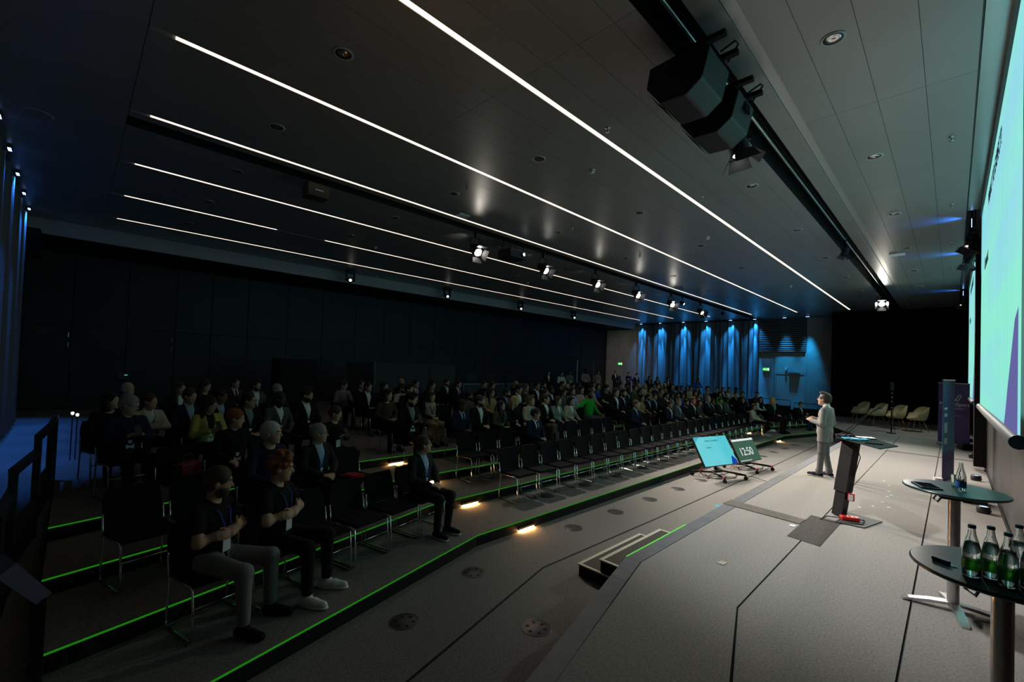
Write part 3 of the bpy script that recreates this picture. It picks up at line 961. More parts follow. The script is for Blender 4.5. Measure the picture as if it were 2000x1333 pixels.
def screen(y0, y1, z0, z1, label):
    e = empty('projection_screen', (0.375, (y0 + y1) / 2, z0))
    tag(e, label, 'projection screen', 'projection screens')
    W, H = (y1 - y0) / 2, z1 - z0
    b = mb().box(0.0, 0.012, -W, W, 0.05, H).build('screen_fabric', SLIDE, e)
    mb().tube([(0.0, -W - 0.02, 0.0), (0.0, W + 0.02, 0.0)], 0.055, 12).build('bottom_bar', BAR, e)
    for s in (-1, 1):
        mb().lathe([(0.03, 0.0), (0.058, 0.004), (0.058, 0.03), (0.03, 0.034)], 12, M=Matrix.Translation((0, s * (W + 0.02) - (0.0 if s > 0 else 0.034), 0)) @ Matrix.Rotation(R(-90), 4, 'X')).build('end_cap', BARCAP, e)
    mb().box(-0.03, 0.10, -W - 0.06, W + 0.06, H, 5.895 - z0).build('screen_casing', SATIN, e)
    k = W / 3.5
    pts = [(-W, 1.10), (-W + 0.30 * k, 1.02), (-W + 0.62 * k, 0.72), (-W + 0.95 * k, 0.42), (-W + 1.20 * k, 0.15), (-W + 1.32 * k, 0.05), (-W, 0.05)]
    q = mb()
    vs = [(-0.004, p[0], p[1]) for p in pts]
    q.add(vs, [tuple(range(len(vs)))])
    if True:
        q.f = [tuple(reversed(q.f[0]))]
    q.build('slide_shape', PURPLE, b)
    q = mb()
    vs = [(-0.004, W, H), (-0.004, W, H - 1.2), (-0.004, W - 0.35, H - 0.7), (-0.004, W - 0.9, H)]
    q.add(vs, [(0, 1, 2, 3)]).build('slide_shape', emis('slide_aqua', (0.12, 0.46, 0.50), L_SCREEN), b)
    text('lettering', 'WHAT TO EXPECT?', 0.30, INK, b, plane_matrix((-0.004, 1.2, H - 0.45), (0, -1, 0), (0, 0, 1)))
    text('lettering', 'Connect', 0.30, INK, b, plane_matrix((-0.004, W - 1.35, H - 1.30), (0, -1, 0), (0, 0, 1)))


screen(5.40, 12.40, 2.03, 5.72, 'huge aqua projection screen on the wall beside the lectern')
screen(15.45, 21.6, 1.99, 5.62, 'second aqua projection screen farther along the stage wall')
# dark pilaster between the screens and cable bundle
o = mb().box(0.36, 0.562, 14.9, 15.3, ZS + 0.09, 5.88).build('pilaster', BLACK)
tag(o, 'black upright between the two projection screens', 'upright', kind='structure')


# ------------------------------------------------------------------ confidence monitors on wheeled stands
def monitor(BL, BR, TL, TR, label, kind):
    BL, BR, TL, TR = map(Vector, (BL, BR, TL, TR))
    xd = (BR - BL).normalized()
    c = (BL + BR) / 2
    up = ((TL + TR) / 2 - c)
    up = (up - xd * up.dot(xd))
    H = up.length
    up.normalize()
    Wd = (BR - BL).length
    nrm = xd.cross(up)
    e = empty('floor_monitor', (c.x, c.y, 0))
    tag(e, label, 'monitor', 'monitors facing the speaker')
    M = Matrix.Translation((0, 0, c.z)) @ plane_matrix((0, 0, 0), xd, up)
    pn = mb().rbox(-Wd / 2, Wd / 2, 0, H, -0.05, 0.0, 0.008).build('panel', SATIN, e)
    pn.matrix_local = M
    fx, fy = Wd / 2 - 0.012, H - 0.012
    if kind == 1:
        sm = slide_material('monitor_slide', 0.95)
        rp = [n for n in sm.node_tree.nodes if n.type == 'VALTORGB'][0]
        rp.color_ramp.elements[0].color = (0.10, 0.62, 0.70, 1)
        rp.color_ramp.elements[1].color = (0.22, 0.72, 0.78, 1)
        s = mb().box(-fx, fx, 0.012, fy, 0.0005, 0.003).build('display', sm, pn)
        mb().prism([(-fx, fy), (-fx, fy - 0.14), (-fx + 0.07, fy - 0.10), (-fx + 0.20, fy)], 0.0035, 0.004).build('slide_shape', emis('slide_teal', (0.07, 0.50, 0.62), 0.9), s)
        mb().prism([(fx, 0.012), (fx, 0.10), (fx - 0.09, 0.21), (fx - 0.13, 0.20), (fx - 0.22, 0.012)], 0.0035, 0.004).build('slide_shape', emis('slide_blue', (0.01, 0.06, 0.42), 0.9), s)
        text('lettering', 'WHAT TO EXPECT?', 0.055, INK, s, Matrix.Translation((-0.24, H - 0.14, 0.004)))
        text('lettering', 'Connect', 0.052, INK, s, Matrix.Translation((-0.30, H - 0.30, 0.004)))
    else:
        s = mb().box(-fx, fx, 0.012, fy, 0.0005, 0.003).build('display', emis('clock_green', (0.055, 0.13, 0.085), 0.9), pn)
        wt = emis('clock_white', (0.8, 0.85, 0.85), 0.95)
        mb().box(-fx, fx, fy - 0.05, fy, 0.0032, 0.004).build('header_strip', wt, s)
        mb().box(-fx + 0.02, 0.05, 0.02, 0.05, 0.0032, 0.004).build('footer_strip', emis('footer_grey', (0.5, 0.55, 0.55), 0.8), s)
        text('lettering', '12:50', 0.29, wt, s, Matrix.Translation((-0.36, 0.17, 0.004)))
    # stand: rear post, H-shaped base on four casters
    bk = -nrm
    bk.z = 0
    bk.normalize()
    X, B = Vector((xd.x, xd.y, 0)).normalized(), bk
    pc = up * (H * 0.5) - nrm * 0.06
    top = Vector((0, 0, c.z)) + pc
    mb().tube([B * 0.16 + Vector((0, 0, 0.12)), B * 0.20 + Vector((0, 0, 0.25)), top], 0.04, 8).build('post', BLACK, e)
    mb().tube([X * -0.18 + Vector((0, 0, 0.13)) + B * 0.14, X * 0.18 + Vector((0, 0, 0.13)) + B * 0.14], 0.035, 8).build('cross_beam', BLACK, e)
    for sx in (-0.48, 0.48):
        a = X * sx * 0.38 + B * 0.14 + Vector((0, 0, 0.13))
        lf = X * sx * 0.8 - B * 0.34 + Vector((0, 0, 0.11))
        lb = X * sx * 1.0 + B * 0.46 + Vector((0, 0, 0.11))
        leg = mb().tube([lf, lf * 0.6 + a * 0.4, a, a * 0.4 + lb * 0.6, lb], 0.024, 8).build('leg', BLACK, e)
        if sx < 0 or kind == 2:
            for p in (lf,):
                mb().tube([p + Vector((0, 0, 0.0)), p + (a - p).normalized() * 0.05], 0.028, 8).build('pink_tape', mat('pink_tape', (0.7, 0.05, 0.16), 0.5), leg)
        for p in (lf, lb):
            w = mb()
            Mx = Matrix.Translation((p.x, p.y, 0.045)) @ X.to_track_quat('Z', 'Y').to_matrix().to_4x4()
            w.lathe([(0.02, -0.02), (0.043, -0.018), (0.045, 0.0), (0.043, 0.018), (0.02, 0.02)], 14, M=Mx)
            cst = w.build('caster', BLACK, e)
            mb().tube([p, Vector((p.x, p.y, 0.075))], 0.013, 7).build('stem', SATIN, cst)
    cb = mb()
    random.seed(5 + kind)
    for q in range(3):
        pts = []
        for t in range(9):
            s_ = t / 8
            pts.append(X * (-0.45 + 0.9 * s_ + 0.08 * math.sin(7 * s_ + q)) + B * (0.1 + 0.22 * math.sin(3.1 * s_ + q * 1.3)) + Vector((0, 0, 0.008 if 0 < t < 8 else 0.10)))
        cb.tube(pts, 0.007, 6)
    cb.build('cable', BLACK, e)
    rc = mb().tube([X * -0.46 + B * 0.3 + Vector((0, 0, 0.02)), X * -0.42 + B * 0.2 + Vector((0, 0, 0.30)), X * -0.5 + B * 0.26 + Vector((0, 0, 0.16)), X * -0.40 + B * 0.1 + Vector((0, 0, 0.012)), X * -0.1 + B * 0.2 + Vector((0, 0, 0.012))], 0.006, 6)
    rc.build('red_cable', mat('red_cable', (0.35, 0.02, 0.02), 0.5), e)


monitor((-4.00, 10.40, 0.30), (-3.66, 11.57, 0.30), (-4.33, 10.67, 0.93), (-3.99, 11.80, 0.93), 'aqua slide monitor on a wheeled floor stand facing the speaker', 1)
monitor((-3.78, 12.10, 0.22), (-3.58, 13.14, 0.22), (-4.06, 12.20, 0.76), (-3.86, 13.22, 0.76), 'green countdown monitor reading 12:50 on a wheeled floor stand', 2)
o = mb().tube([(-3.75, 11.6, 0.006), (-3.4, 11.75, 0.006), (-3.0, 11.5, 0.006), (-2.52, 11.7, 0.006)], 0.006, 6).build('floor_cable', BLACK)
tag(o, 'thin black cable running from the monitors to the stage edge', 'cable')

# ------------------------------------------------------------------ lectern
lec = empty('lectern', (-1.17, 8.10, ZS))
tag(lec, 'tall black lectern with telescopic column and dark tilted desk plate', 'lectern')
DESK = mat('dark_desk_plate', (0.03, 0.045, 0.045), 0.75, spec=0.0)
bp = [gp for gp in ((0.02, -0.42), (0.34, -0.40), (0.48, 0.16), (0.08, 0.26))]
mb().prism(bp, 0.0, 0.014).build('base_plate', mat('base_steel', (0.045, 0.045, 0.047), 0.6, spec=0.25), lec)
lean = Vector((0.115, 0.13, 1.10))


def col_box(t0, t1, hw, hd, name, m):
    xd = Vector((0.86, -0.5, 0))
    yd = Vector((0.5, 0.86, 0))
    vs = []
    for t in (t0, t1):
        c = lean * t
        for sx, sy in ((-1, -1), (1, -1), (1, 1), (-1, 1)):
            vs.append(c + xd * hw * sx + yd * hd * sy)
    b = mb().add(vs, [(3, 2, 1, 0), (4, 5, 6, 7), (0, 1, 5, 4), (1, 2, 6, 5), (2, 3, 7, 6), (3, 0, 4, 7)])
    return b.build(name, m, lec)


col_box(0.012, 0.42, 0.075, 0.052, 'lower_column', SATIN)
col_box(0.33, 1.0, 0.092, 0.066, 'upper_column', SATIN)
tl = lean
dp = [Vector((-0.06, 0.03, 0)), Vector((-0.10, 0.60, 0)), Vector((0.22, 0.62, 0)), Vector((0.66, -0.20, 0)), Vector((0.52, -0.74, 0))]
zz = 1.15
pl = mb().prism([(p.x, p.y) for p in dp], zz - 0.012, zz).build('desk_plate', DESK, lec)
mb().box(-0.06, 0.42, -0.05, 0.32, 1.10, zz - 0.013).build('desk_bracket', BLACK, lec)
mb().tube([(0.17, 0.02, 1.05), (0.20, -0.02, 0.8), (0.16, 0.03, 0.6)], 0.006, 6).tube([(0.18, 0.05, 1.05), (0.24, 0.0, 0.9), (0.17, 0.06, 0.62), (0.06, 0.05, 0.25), (0.10, -0.05, 0.03)], 0.006, 6).build('cable', BLACK, lec)
mb().box(0.0, 0.02, -0.004, 0.02, 1.085, 1.10).build('indicator_light', emis('red_led', (1, 0.05, 0.08), 1.2), lec)


def on_desk(x, y):
    return (-1.17 + x, 8.10 + y, ZS + 1.15)


for k, (x, y, dx, dy, lab) in enumerate(((0.02, 0.36, 0.30, 0.42, 'gooseneck microphone on the lectern, nearer of two'), (-0.04, 0.50, 0.34, 0.52, 'gooseneck microphone on the lectern, farther of two'))):
    e = empty('gooseneck_microphone', on_desk(x, y))
    tag(e, lab, 'microphone', 'lectern microphones')
    mb().lathe([(0.03, 0.0), (0.03, 0.02), (0.012, 0.03)], 14).build('base', BLACK, e)
    mb().tube([(0, 0, 0.025), (dx * 0.25, dy * 0.25, 0.12), (dx * 0.6, dy * 0.6, 0.27), (dx, dy, 0.40)], 0.0055, 7).build('neck', BLACK, e)
    mb().tube([(dx, dy, 0.40), (dx * 1.08, dy * 1.08, 0.425), (dx * 1.16, dy * 1.16, 0.44)], 0.013, 8).build('capsule', BLACK, e)
o = mb().rbox(-0.11, 0.11, -0.08, 0.08, 0, 0.02, 0.005).build('tablet', SATIN, None, on_desk(0.26, 0.26), (0, 0, 0.5))
tag(o, 'small dark tablet lying at the back of the lectern desk', 'tablet')
o = mb().rbox(-0.10, 0.10, -0.02, 0.02, 0, 0.02, 0.005).build('black_marker_case', BLACK, None, on_desk(0.42, -0.34), (0, 0, 0.35))
tag(o, 'flat black case near the front corner of the lectern desk', 'case')
bd = empty('badge_bundle', on_desk(0.20, -0.10), 0.6)
tag(bd, 'bundled light blue lanyard and badge on the lectern desk', 'lanyard')
lb = mb()
random.seed(3)
for q in range(5):
    pts = [(0.16 * math.sin(q + t * 0.9) * (0.5 + 0.1 * t % 1), 0.06 * math.cos(q * 2 + t * 1.3), 0.012 + 0.006 * (t % 3)) for t in range(8)]
    lb.tube(pts, 0.010, 6)
lb.build('strap', mat('aqua_strap', (0.08, 0.40, 0.55), 0.6), bd)
mb().rbox(-0.05, 0.05, -0.035, 0.035, 0.022, 0.03, 0.003).build('card', mat('white_card', (0.75, 0.77, 0.78), 0.5), bd)
cbx = empty('microphone_controls', on_desk(0.02, 0.16), 0.3)
tag(cbx, 'black control boxes and tangled leads on the left of the lectern desk', 'controls')
mb().rbox(-0.10, 0.02, -0.05, 0.05, 0.0, 0.035, 0.006).build('switch_box', BLACK, cbx)
mb().rbox(0.05, 0.13, -0.04, 0.04, 0.0, 0.04, 0.006).build('switch_box', BLACK, cbx)
mb().box(0.131, 0.133, -0.02, 0.02, 0.01, 0.035).build('pale_label', WHITE, cbx)
mb().tube([(-0.1, -0.08, 0.01), (0.0, -0.07, 0.03), (0.06, -0.09, 0.012), (0.12, -0.05, 0.02), (0.18, 0.0, 0.008)], 0.007, 6).build('lead', SATIN, cbx)

# power strip, floor mats
e = empty('power_strip', (-1.02, 7.92, ZS + 0.014), 0.5)
tag(e, 'red power strip lying on the lectern base plate', 'power strip')
mb().rbox(-0.11, 0.11, -0.05, 0.05, 0.0, 0.055, 0.012).build('case', RED, e)
sk = mb()
for q in (-0.06, 0.0, 0.06):
    sk.lathe([(0.02, 0.0555), (0.02, 0.057)], 12, M=Matrix.Translation((q, 0, 0)))
sk.build('socket', BLACK, e)
mb().tube([(-0.11, 0, 0.02), (-0.25, 0.06, 0.006), (-0.40, -0.1, -0.008), (-0.2, -0.2, -0.008), (0.1, -0.16, 0.006), (0.18, 0.0, 0.02), (0.11, 0, 0.02)], 0.007, 6).build('flex', BLACK, e)
e = empty('hanging_plug_adapter', (-1.03, 8.10, ZS + 0.30))
tag(e, 'red and white plug adapter hanging behind the lectern column', 'plug')
mb().rbox(-0.04, 0.04, -0.03, 0.03, -0.05, 0.06, 0.008).build('case', RED, e)
mb().box(-0.028, 0.028, -0.034, -0.0305, -0.04, 0.045).build('label', WHITE, e)
mb().tube([(0, 0, 0.06), (-0.01, 0.02, 0.20), (-0.02, 0.03, 0.35)], 0.006, 6).build('flex', BLACK, e)
e = empty('rubber_mat', (-1.28, 7.1, ZS))
tag(e, 'dark square rubber mat on the stage in front of the lectern', 'mat')
mb().prism([(-0.17, 0.66), (0.19, 0.64), (0.17, -0.66), (-0.19, -0.58)], 0.0, 0.006).build('mat_sheet', RUBBER, e)
o = mb().prism([(-2.52, 7.28), (-2.50, 7.58), (-1.455, 7.44), (-1.47, 7.16)], ZS + 0.0035, ZS + 0.011).build('cable_mat', mat('taupe_rubber', (0.12, 0.105, 0.092), 0.85, noise=(20, 0.15, 3)))
tag(o, 'long taupe cable mat from the stage edge to the rubber mat', 'mat')
o = mb().prism([(-1.35, 16.40), (-1.35, 16.62), (0.50, 16.60), (0.50, 16.50)], ZS + 0.001, ZS + 0.006).build('cable_mat', mat('taupe_rubber', (0.12, 0.105, 0.092), 0.85))
tag(o, 'dark cable mat lying across the stage behind the lectern', 'mat')
# glow dots and scraps of tape
dm = mb().lathe([(0.001, 0.002), (0.022, 0.0015), (0.024, 0.0)], 10, caps=False).mesh('tape_dot')
DOT = mat('glow_dot', (0.45, 0.75, 0.45), 0.6)
for x, y in ((-1.02, 8.9), (-0.88, 9.15), (-0.80, 9.6), (-0.78, 10.1), (-0.80, 10.6), (-0.84, 11.2), (-0.95, 11.6), (-0.74, 10.3), (-0.70, 9.3)):
    o = link('tape_dot', dm, DOT, None, (x, y, ZS))
    tag(o, 'tiny pale green marker dot on the bright stage carpet', 'marker', 'marker dots')
for x, y, c, lab in ((-1.73, 5.03, 'beige', 'small beige scrap of tape on the stage near the steps'), (-2.53, 7.08, 'blue', 'small blue tape mark on the stage edge by the cable mat'), (-1.52, 7.02, 'pale', 'small white scrap of tape beside the rubber mat')):
    o = mb().prism([(-0.035, -0.05), (0.03, -0.045), (0.035, 0.05), (-0.03, 0.04)], 0.0, 0.002).build('tape_scrap', mat('tape_' + c, dict(beige=(0.5, 0.42, 0.34), blue=(0.05, 0.45, 0.65), pale=(0.7, 0.7, 0.68))[c], 0.6), None, (x, y, ZS + 0.004))
    tag(o, lab, 'tape', 'tape scraps')

# round floor boxes
m_fb = mb().lathe([(0.001, 0.003), (0.125, 0.003), (0.13, 0.0)], 24, caps=False).mesh('lid')
m_fr = mb().lathe([(0.13, 0.0035), (0.142, 0.0035), (0.145, 0.0)], 24, caps=False).mesh('rim')
FB = mat('floor_box_lid', (0.035, 0.035, 0.036), 0.5)
fbx = [(x, y, 0) for x, y in ((-2.78, 3.23), (-3.69, 2.35), (-4.02, 3.49), (-4.14, 5.61), (-4.13, 6.8), (-4.11, 7.98), (-4.09, 9.17), (-4.08, 10.34), (-4.06, 13.8), (-4.05, 14.95), (-4.05, 16.1), (-4.02, 17.2), (-3.98, 18.4), (-3.69, 20.5))]
fbx += [(x, y, 0.15) for x, y in ((-5.17, 6.16), (-5.17, 7.33), (-5.17, 8.49), (-5.17, 9.7))]
for k, (x, y, z) in enumerate(fbx):
    e = empty('floor_box', (x, y, z), k * 1.3)
    tag(e, 'round dark floor box lid, %s along the %s' % ((ORD[k + 1], 'floor below the stage') if z == 0 else (ORD[k - 13], 'front row of chairs')), 'floor box', 'round floor boxes')
    link('lid', m_fb, FB, e)
    link('rim', m_fr, mat('floor_box_rim', (0.07, 0.07, 0.072), 0.4), e)
    if k < 3:
        b = mb()
        for q in range(6):
            a = q * PI / 3
            b.box(-0.012, 0.012, 0.07, 0.10, 0.0031, 0.006, M=Matrix.Rotation(a, 4, 'Z'))
        b.build('finger_slot', BLACK, e)

# ------------------------------------------------------------------ bistro tables
def bistro(x, y, rz, r, label):
    e = empty('bistro_table', (x, y, ZS), rz)
    tag(e, label, 'table', 'bistro tables')
    h = 1.08
    mb().lathe([(0.001, h - 0.022), (r - 0.01, h - 0.022), (r, h - 0.014), (r, h - 0.006), (r - 0.006, h), (0.001, h)], 56, caps=False).build('table_top', TABLETOP, e)
    mb().lathe([(0.042, 0.05), (0.042, h - 0.075), (0.05, h - 0.07)], 20).build('column', STEEL, e)
    mb().prism([(-0.10, -0.07), (0.10, -0.07), (0.12, 0.0), (0.10, 0.07), (-0.10, 0.07)], h - 0.09, h - 0.0225).build('tilt_bracket', BLACK, e)
    mb().tube([(-0.10, 0.03, h - 0.06), (-0.13, 0.04, h - 0.12), (-0.11, 0.0, h - 0.135), (-0.08, 0.01, h - 0.09)], 0.009, 6).build('lever', CHROME, e)
    for k in range(4):
        a = k * PI / 2
        d = Vector((math.cos(a), math.sin(a), 0))
        n = Vector((-d.y, d.x, 0))
        vs, fs = [], []
        st_ = [(0.03, 0.075, 0.035, 0.05), (0.16, 0.062, 0.034, 0.032), (0.30, 0.035, 0.033, 0.012), (0.345, 0.02, 0.028, 0.0)]
        for (rr, zt, hw, zb) in st_:
            for s in (-1, 1):
                vs.append(d * rr + n * hw * s + Vector((0, 0, zt)))
            for s in (1, -1):
                vs.append(d * rr + n * hw * s * 0.8 + Vector((0, 0, zb)))
        for i in range(3):
            for q in range(4):
                a0, b0 = i * 4 + q, i * 4 + (q + 1) % 4
                fs.append((a0, b0, b0 + 4, a0 + 4))
        fs += [(3, 2, 1, 0), (12, 13, 14, 15)]
        mb().add(vs, fs).build('foot', mat('cast_aluminium', (0.62, 0.62, 0.63), 0.32, metal=1.0), e)
    return e


bistro(0.02, 5.66, 0.22, 0.352, 'dark round bistro table with tablet and single bottle')
bistro(0.19, 3.40, 0.5, 0.355, 'dark round bistro table crowded with water bottles')
ZTB = ZS + 1.08
m_glass = mb().lathe([(0.001, 0.0), (0.030, 0.0), (0.034, 0.006), (0.0345, 0.12), (0.0325, 0.135), (0.026, 0.165), (0.0165, 0.20), (0.0135, 0.225), (0.0135, 0.243), (0.0105, 0.243), (0.0105, 0.225), (0.0135, 0.20), (0.0235, 0.165), (0.030, 0.134), (0.032, 0.12), (0.0315, 0.009), (0.001, 0.006)], 20, caps=False).mesh('glass')
m_water = mb().lathe([(0.001, 0.0065), (0.0312, 0.0095), (0.0317, 0.12), (0.0297, 0.134), (0.0233, 0.164), (0.001, 0.1645)], 20, caps=False).mesh('water')
m_label = mb().lathe([(0.0349, 0.035), (0.0351, 0.036), (0.0351, 0.084), (0.0349, 0.085)], 20, caps=False).mesh('label')
m_cap = mb().lathe([(0.0142, 0.232), (0.0150, 0.235), (0.0150, 0.246), (0.012, 0.249)], 16).mesh('cap')
for me in (m_glass, m_cap):
    me.set_sharp_from_angle(angle=R(40))
LG = mat('green_label', (0.05, 0.32, 0.03), 0.4, trans=0.6)
LB = mat('blue_label', (0.02, 0.14, 0.42), 0.5, noise=(40, 0.4, 2))
CAPM = mat('teal_cap', (0.03, 0.20, 0.25), 0.35)


def bottle(x, y, label, lab=LG, full=True, rz=0, cap=True):
    e = empty('water_bottle', (x, y, ZTB), rz)
    e.scale = (1.02, 1.02, 1.02)
    tag(e, label, 'bottle', 'glass water bottles')
    link('glass', m_glass, GLASS, e)
    if full:
        link('water', m_water, WATER, e)
    link('label', m_label, lab, e)
    if cap:
        link('cap', m_cap, CAPM, e)


bottle(0.075, 3.225, 'full glass water bottle with green label, leftmost on the crowded table')
bottle(0.142, 3.275, 'full glass water bottle with green label, second from left on the crowded table')
bottle(0.195, 3.205, 'full glass water bottle with green label, front middle of the crowded table')
bottle(0.268, 3.250, 'full glass water bottle with green label, rightmost on the crowded table')
bottle(0.245, 3.43, 'glass water bottle standing behind the others on the crowded table')
bottle(0.06, 5.60, 'open glass bottle with blue label on the farther bistro table', LB, False, cap=False)
e = empty('drinking_glass', (0.03, 5.76, ZTB))
tag(e, 'small clear drinking glass beside the blue labelled bottle', 'glass')
mb().lathe([(0.001, 0.0), (0.028, 0.0), (0.034, 0.11), (0.0315, 0.11), (0.026, 0.008), (0.001, 0.007)], 18, caps=False).build('tumbler', GLASS, e)
e = empty('tablet_computer', (-0.16, 5.57, ZTB), 0.35)
tag(e, 'black tablet lying on the farther bistro table', 'tablet')
mb().rbox(-0.075, 0.075, -0.12, 0.12, 0.0, 0.012, 0.004).build('case', SATIN, e)
mb().box(-0.066, 0.066, -0.108, 0.108, 0.0121, 0.0128).build('screen', mat('dark_glass', (0.01, 0.012, 0.014), 0.05), e)
e = empty('folded_penknife', (-0.035, 3.33, ZTB), -0.5)
tag(e, 'dark blue folding penknife on the crowded bistro table', 'penknife')
mb().rbox(-0.04, 0.04, -0.011, 0.011, 0.0, 0.018, 0.006).build('handle', mat('navy_plastic', (0.01, 0.012, 0.10), 0.35), e)
mb().tube([(0.04, 0, 0.006), (0.055, 0.012, 0.004), (0.07, 0.0, 0.003), (0.055, -0.01, 0.003), (0.042, 0, 0.006)], 0.0015, 6).build('ring', CHROME, e)

# ------------------------------------------------------------------ banners
def zramp(name, stops, rough=0.6):
    m = bpy.data.materials.new(name)
    m.use_nodes = True
    nt = m.node_tree
    b = nt.nodes['Principled BSDF']
    b.inputs['Roughness'].default_value = rough
    tc = nt.nodes.new('ShaderNodeTexCoord')
    sp = nt.nodes.new('ShaderNodeSeparateXYZ')
    rp = nt.nodes.new('ShaderNodeValToRGB')
    rp.color_ramp.elements[0].position = stops[0][0]
    rp.color_ramp.elements[0].color = (*stops[0][1], 1)
    rp.color_ramp.elements[1].position = stops[-1][0]
    rp.color_ramp.elements[1].color = (*stops[-1][1], 1)
    for p, c in stops[1:-1]:
        el = rp.color_ramp.elements.new(p)
        el.color = (*c, 1)
    nt.links.new(tc.outputs['Generated'], sp.inputs[0])
    nt.links.new(sp.outputs['Z'], rp.inputs[0])
    nt.links.new(rp.outputs[0], b.inputs['Base Color'])
    return m


def rollup(x, y, ang, wd, ht, m, label):
    e = empty('rollup_banner', (x, y, ZS), ang)
    tag(e, label, 'banner', 'roll-up banners')
    c = mb().box(-wd / 2, wd / 2, -0.004, 0.004, 0.08, ht).build('banner_cloth', m, e)
    mb().rbox(-wd / 2 - 0.02, wd / 2 + 0.02, -0.05, 0.05, 0.015, 0.08, 0.01).build('cassette', STEEL, e)
    mb().tube([(-wd / 2 - 0.01, 0, ht), (wd / 2 + 0.01, 0, ht)], 0.014, 8).build('top_rail', STEEL, e)
    mb().tube([(0, 0.035, 0.05), (0, 0.03, ht - 0.02)], 0.009, 7).build('support_pole', STEEL, e)
    for s in (-0.28, 0.28):
        mb().box(s - 0.02, s + 0.02, -0.16, 0.16, 0.0, 0.014).build('foot', STEEL, e)
    return e, c


e, c = rollup(-0.05, 12.48, math.atan2(0.83, 0.16), 0.85, 2.06, zramp('banner_blue', [(0.0, (0.04, 0.025, 0.13)), (0.26, (0.06, 0.045, 0.19)), (0.30, (0.015, 0.22, 0.30)), (0.5, (0.012, 0.18, 0.32)), (0.75, (0.005, 0.05, 0.16)), (1.0, (0.005, 0.04, 0.08))]),
              'blue and purple roll-up banner seen edge-on behind the bistro table')
wq = mat('banner_white', (0.6, 0.64, 0.68), 0.6)
for z0, z1 in ((1.02, 1.22), (0.80, 0.92), (1.34, 1.40), (1.48, 1.52)):
    mb().box(-0.33, -0.12, -0.006, -0.0042, z0, z1).build('printed_block', wq, c)
e, c = rollup(0.03, 19.75, math.atan2(-0.40, 0.60), 0.85, 1.98, zramp('banner_purple', [(0.0, (0.08, 0.05, 0.24)), (0.4, (0.06, 0.03, 0.17)), (0.8, (0.035, 0.02, 0.085)), (1.0, (0.03, 0.018, 0.07))]),
              'dark purple roll-up banner with white sports logo at the far end')
Mt = plane_matrix((0, -0.0055, 0), (1, 0, 0), (0, 0, 1))
text('lettering', 'MotionSport', 0.155, wq, c, plane_matrix((-0.385, -0.0055, 1.27), (1, 0, 0), (0, 0, 1)))
lg = mb().tube([(-0.10, -0.007, 1.47), (-0.03, -0.007, 1.56), (0.0, -0.007, 1.57), (0.03, -0.007, 1.55), (0.0, -0.007, 1.47), (0.04, -0.007, 1.44), (0.13, -0.007, 1.60), (0.18, -0.007, 1.62), (0.20, -0.007, 1.58), (0.12, -0.007, 1.44), (0.06, -0.007, 1.43)], 0.009, 5)
lg.build('emblem', wq, c)
for z, a, b in ((1.20, -0.38, 0.36), (1.165, -0.38, 0.25), (0.95, -0.30, 0.22)):
    mb().box(a, b, -0.006, -0.0042, z, z + 0.012).build('printed_line', mat('banner_line', (0.35, 0.33, 0.45), 0.6), c)

# ------------------------------------------------------------------ cream shell chairs
def shell_mesh():
    """tub chair shell facing +x: low front lip, arms sweeping up to a high back"""
    n = 32
    fl = [(0.0, 0.0), (0.55, 0.0), (0.80, 0.06), (0.93, 0.32), (0.98, 0.66), (1.0, 1.0)]      # (spread, rise)
    vs, fs = [], []
    for s in (0, 1):
        for (sp, ri) in fl:
            for k in range(n):
                a = 2 * PI * k / n
                c, sn = math.cos(a), math.sin(a)
                back = max(0.0, -c)
                side = abs(sn)
                top = 0.05 + 0.20 * (side ** 1.5) * (1 if c < 0.55 else 0.4) + 0.40 * back ** 0.8     # rim height over the seat
                rx = 0.36 if c > 0 else 0.30 + 0.06 * ri
                ry = 0.36 - 0.05 * back * ri
                sh = 0.012 if s else 0.0
                x, y = rx * sp * c, ry * sp * sn
                f6 = 1.0 + 0.035 * math.cos(6 * a)
                vs.append((x * f6 * (1 - sh * 2.2) - 0.03, y * f6 * (1 - sh * 2.2), 0.40 + top * ri + sh))
    R_ = len(fl)
    for s in (0, 1):
        o = s * R_ * n
        for i in range(R_ - 1):
            for k in range(n):
                q = (o + i * n + k, o + i * n + (k + 1) % n, o + (i + 1) * n + (k + 1) % n, o + (i + 1) * n + k)
                fs.append(q[::-1] if s == 0 else q)
    o = R_ * n
    for k in range(n):
        a, b = (R_ - 1) * n + k, (R_ - 1) * n + (k + 1) % n
        fs.append((a, b, b + o, a + o))
    me = mb().add(vs, fs, 0, True).mesh('shell')
    me.set_sharp_from_angle(angle=R(50))
    return me


m_shell = shell_mesh()
m_wleg = {s: mb().tube([(0.14 * s[0], 0.13 * s[1], 0.405), (0.27 * s[0], 0.24 * s[1], 0.0)], 0.017, 8, r1=0.011).mesh('leg') for s in ((1, 1), (1, -1), (-1, 1), (-1, -1))}
m_pad = mb().lathe([(0.001, 0.425), (0.17, 0.422), (0.20, 0.415)], 20, caps=False).mesh('seat_pad')
for k, (x, y) in enumerate(((-2.92, 24.95), (-2.28, 24.45), (-1.64, 24.05), (-0.98, 23.75))):
    e = empty('shell_chair', (x, y, ZS), R(180 + 30))
    e.scale = (0.98, 0.98, 1.12)
    tag(e, 'cream tub chair with wooden legs on the stage, %s of four from the speaker' % ORD[k + 1], 'chair', 'cream stage chairs')
    link('shell', m_shell, SHELL, e)
    link('seat_pad', m_pad, SHELL, e)
    for s, me in m_wleg.items():
        link('leg', me, WOOD, e)

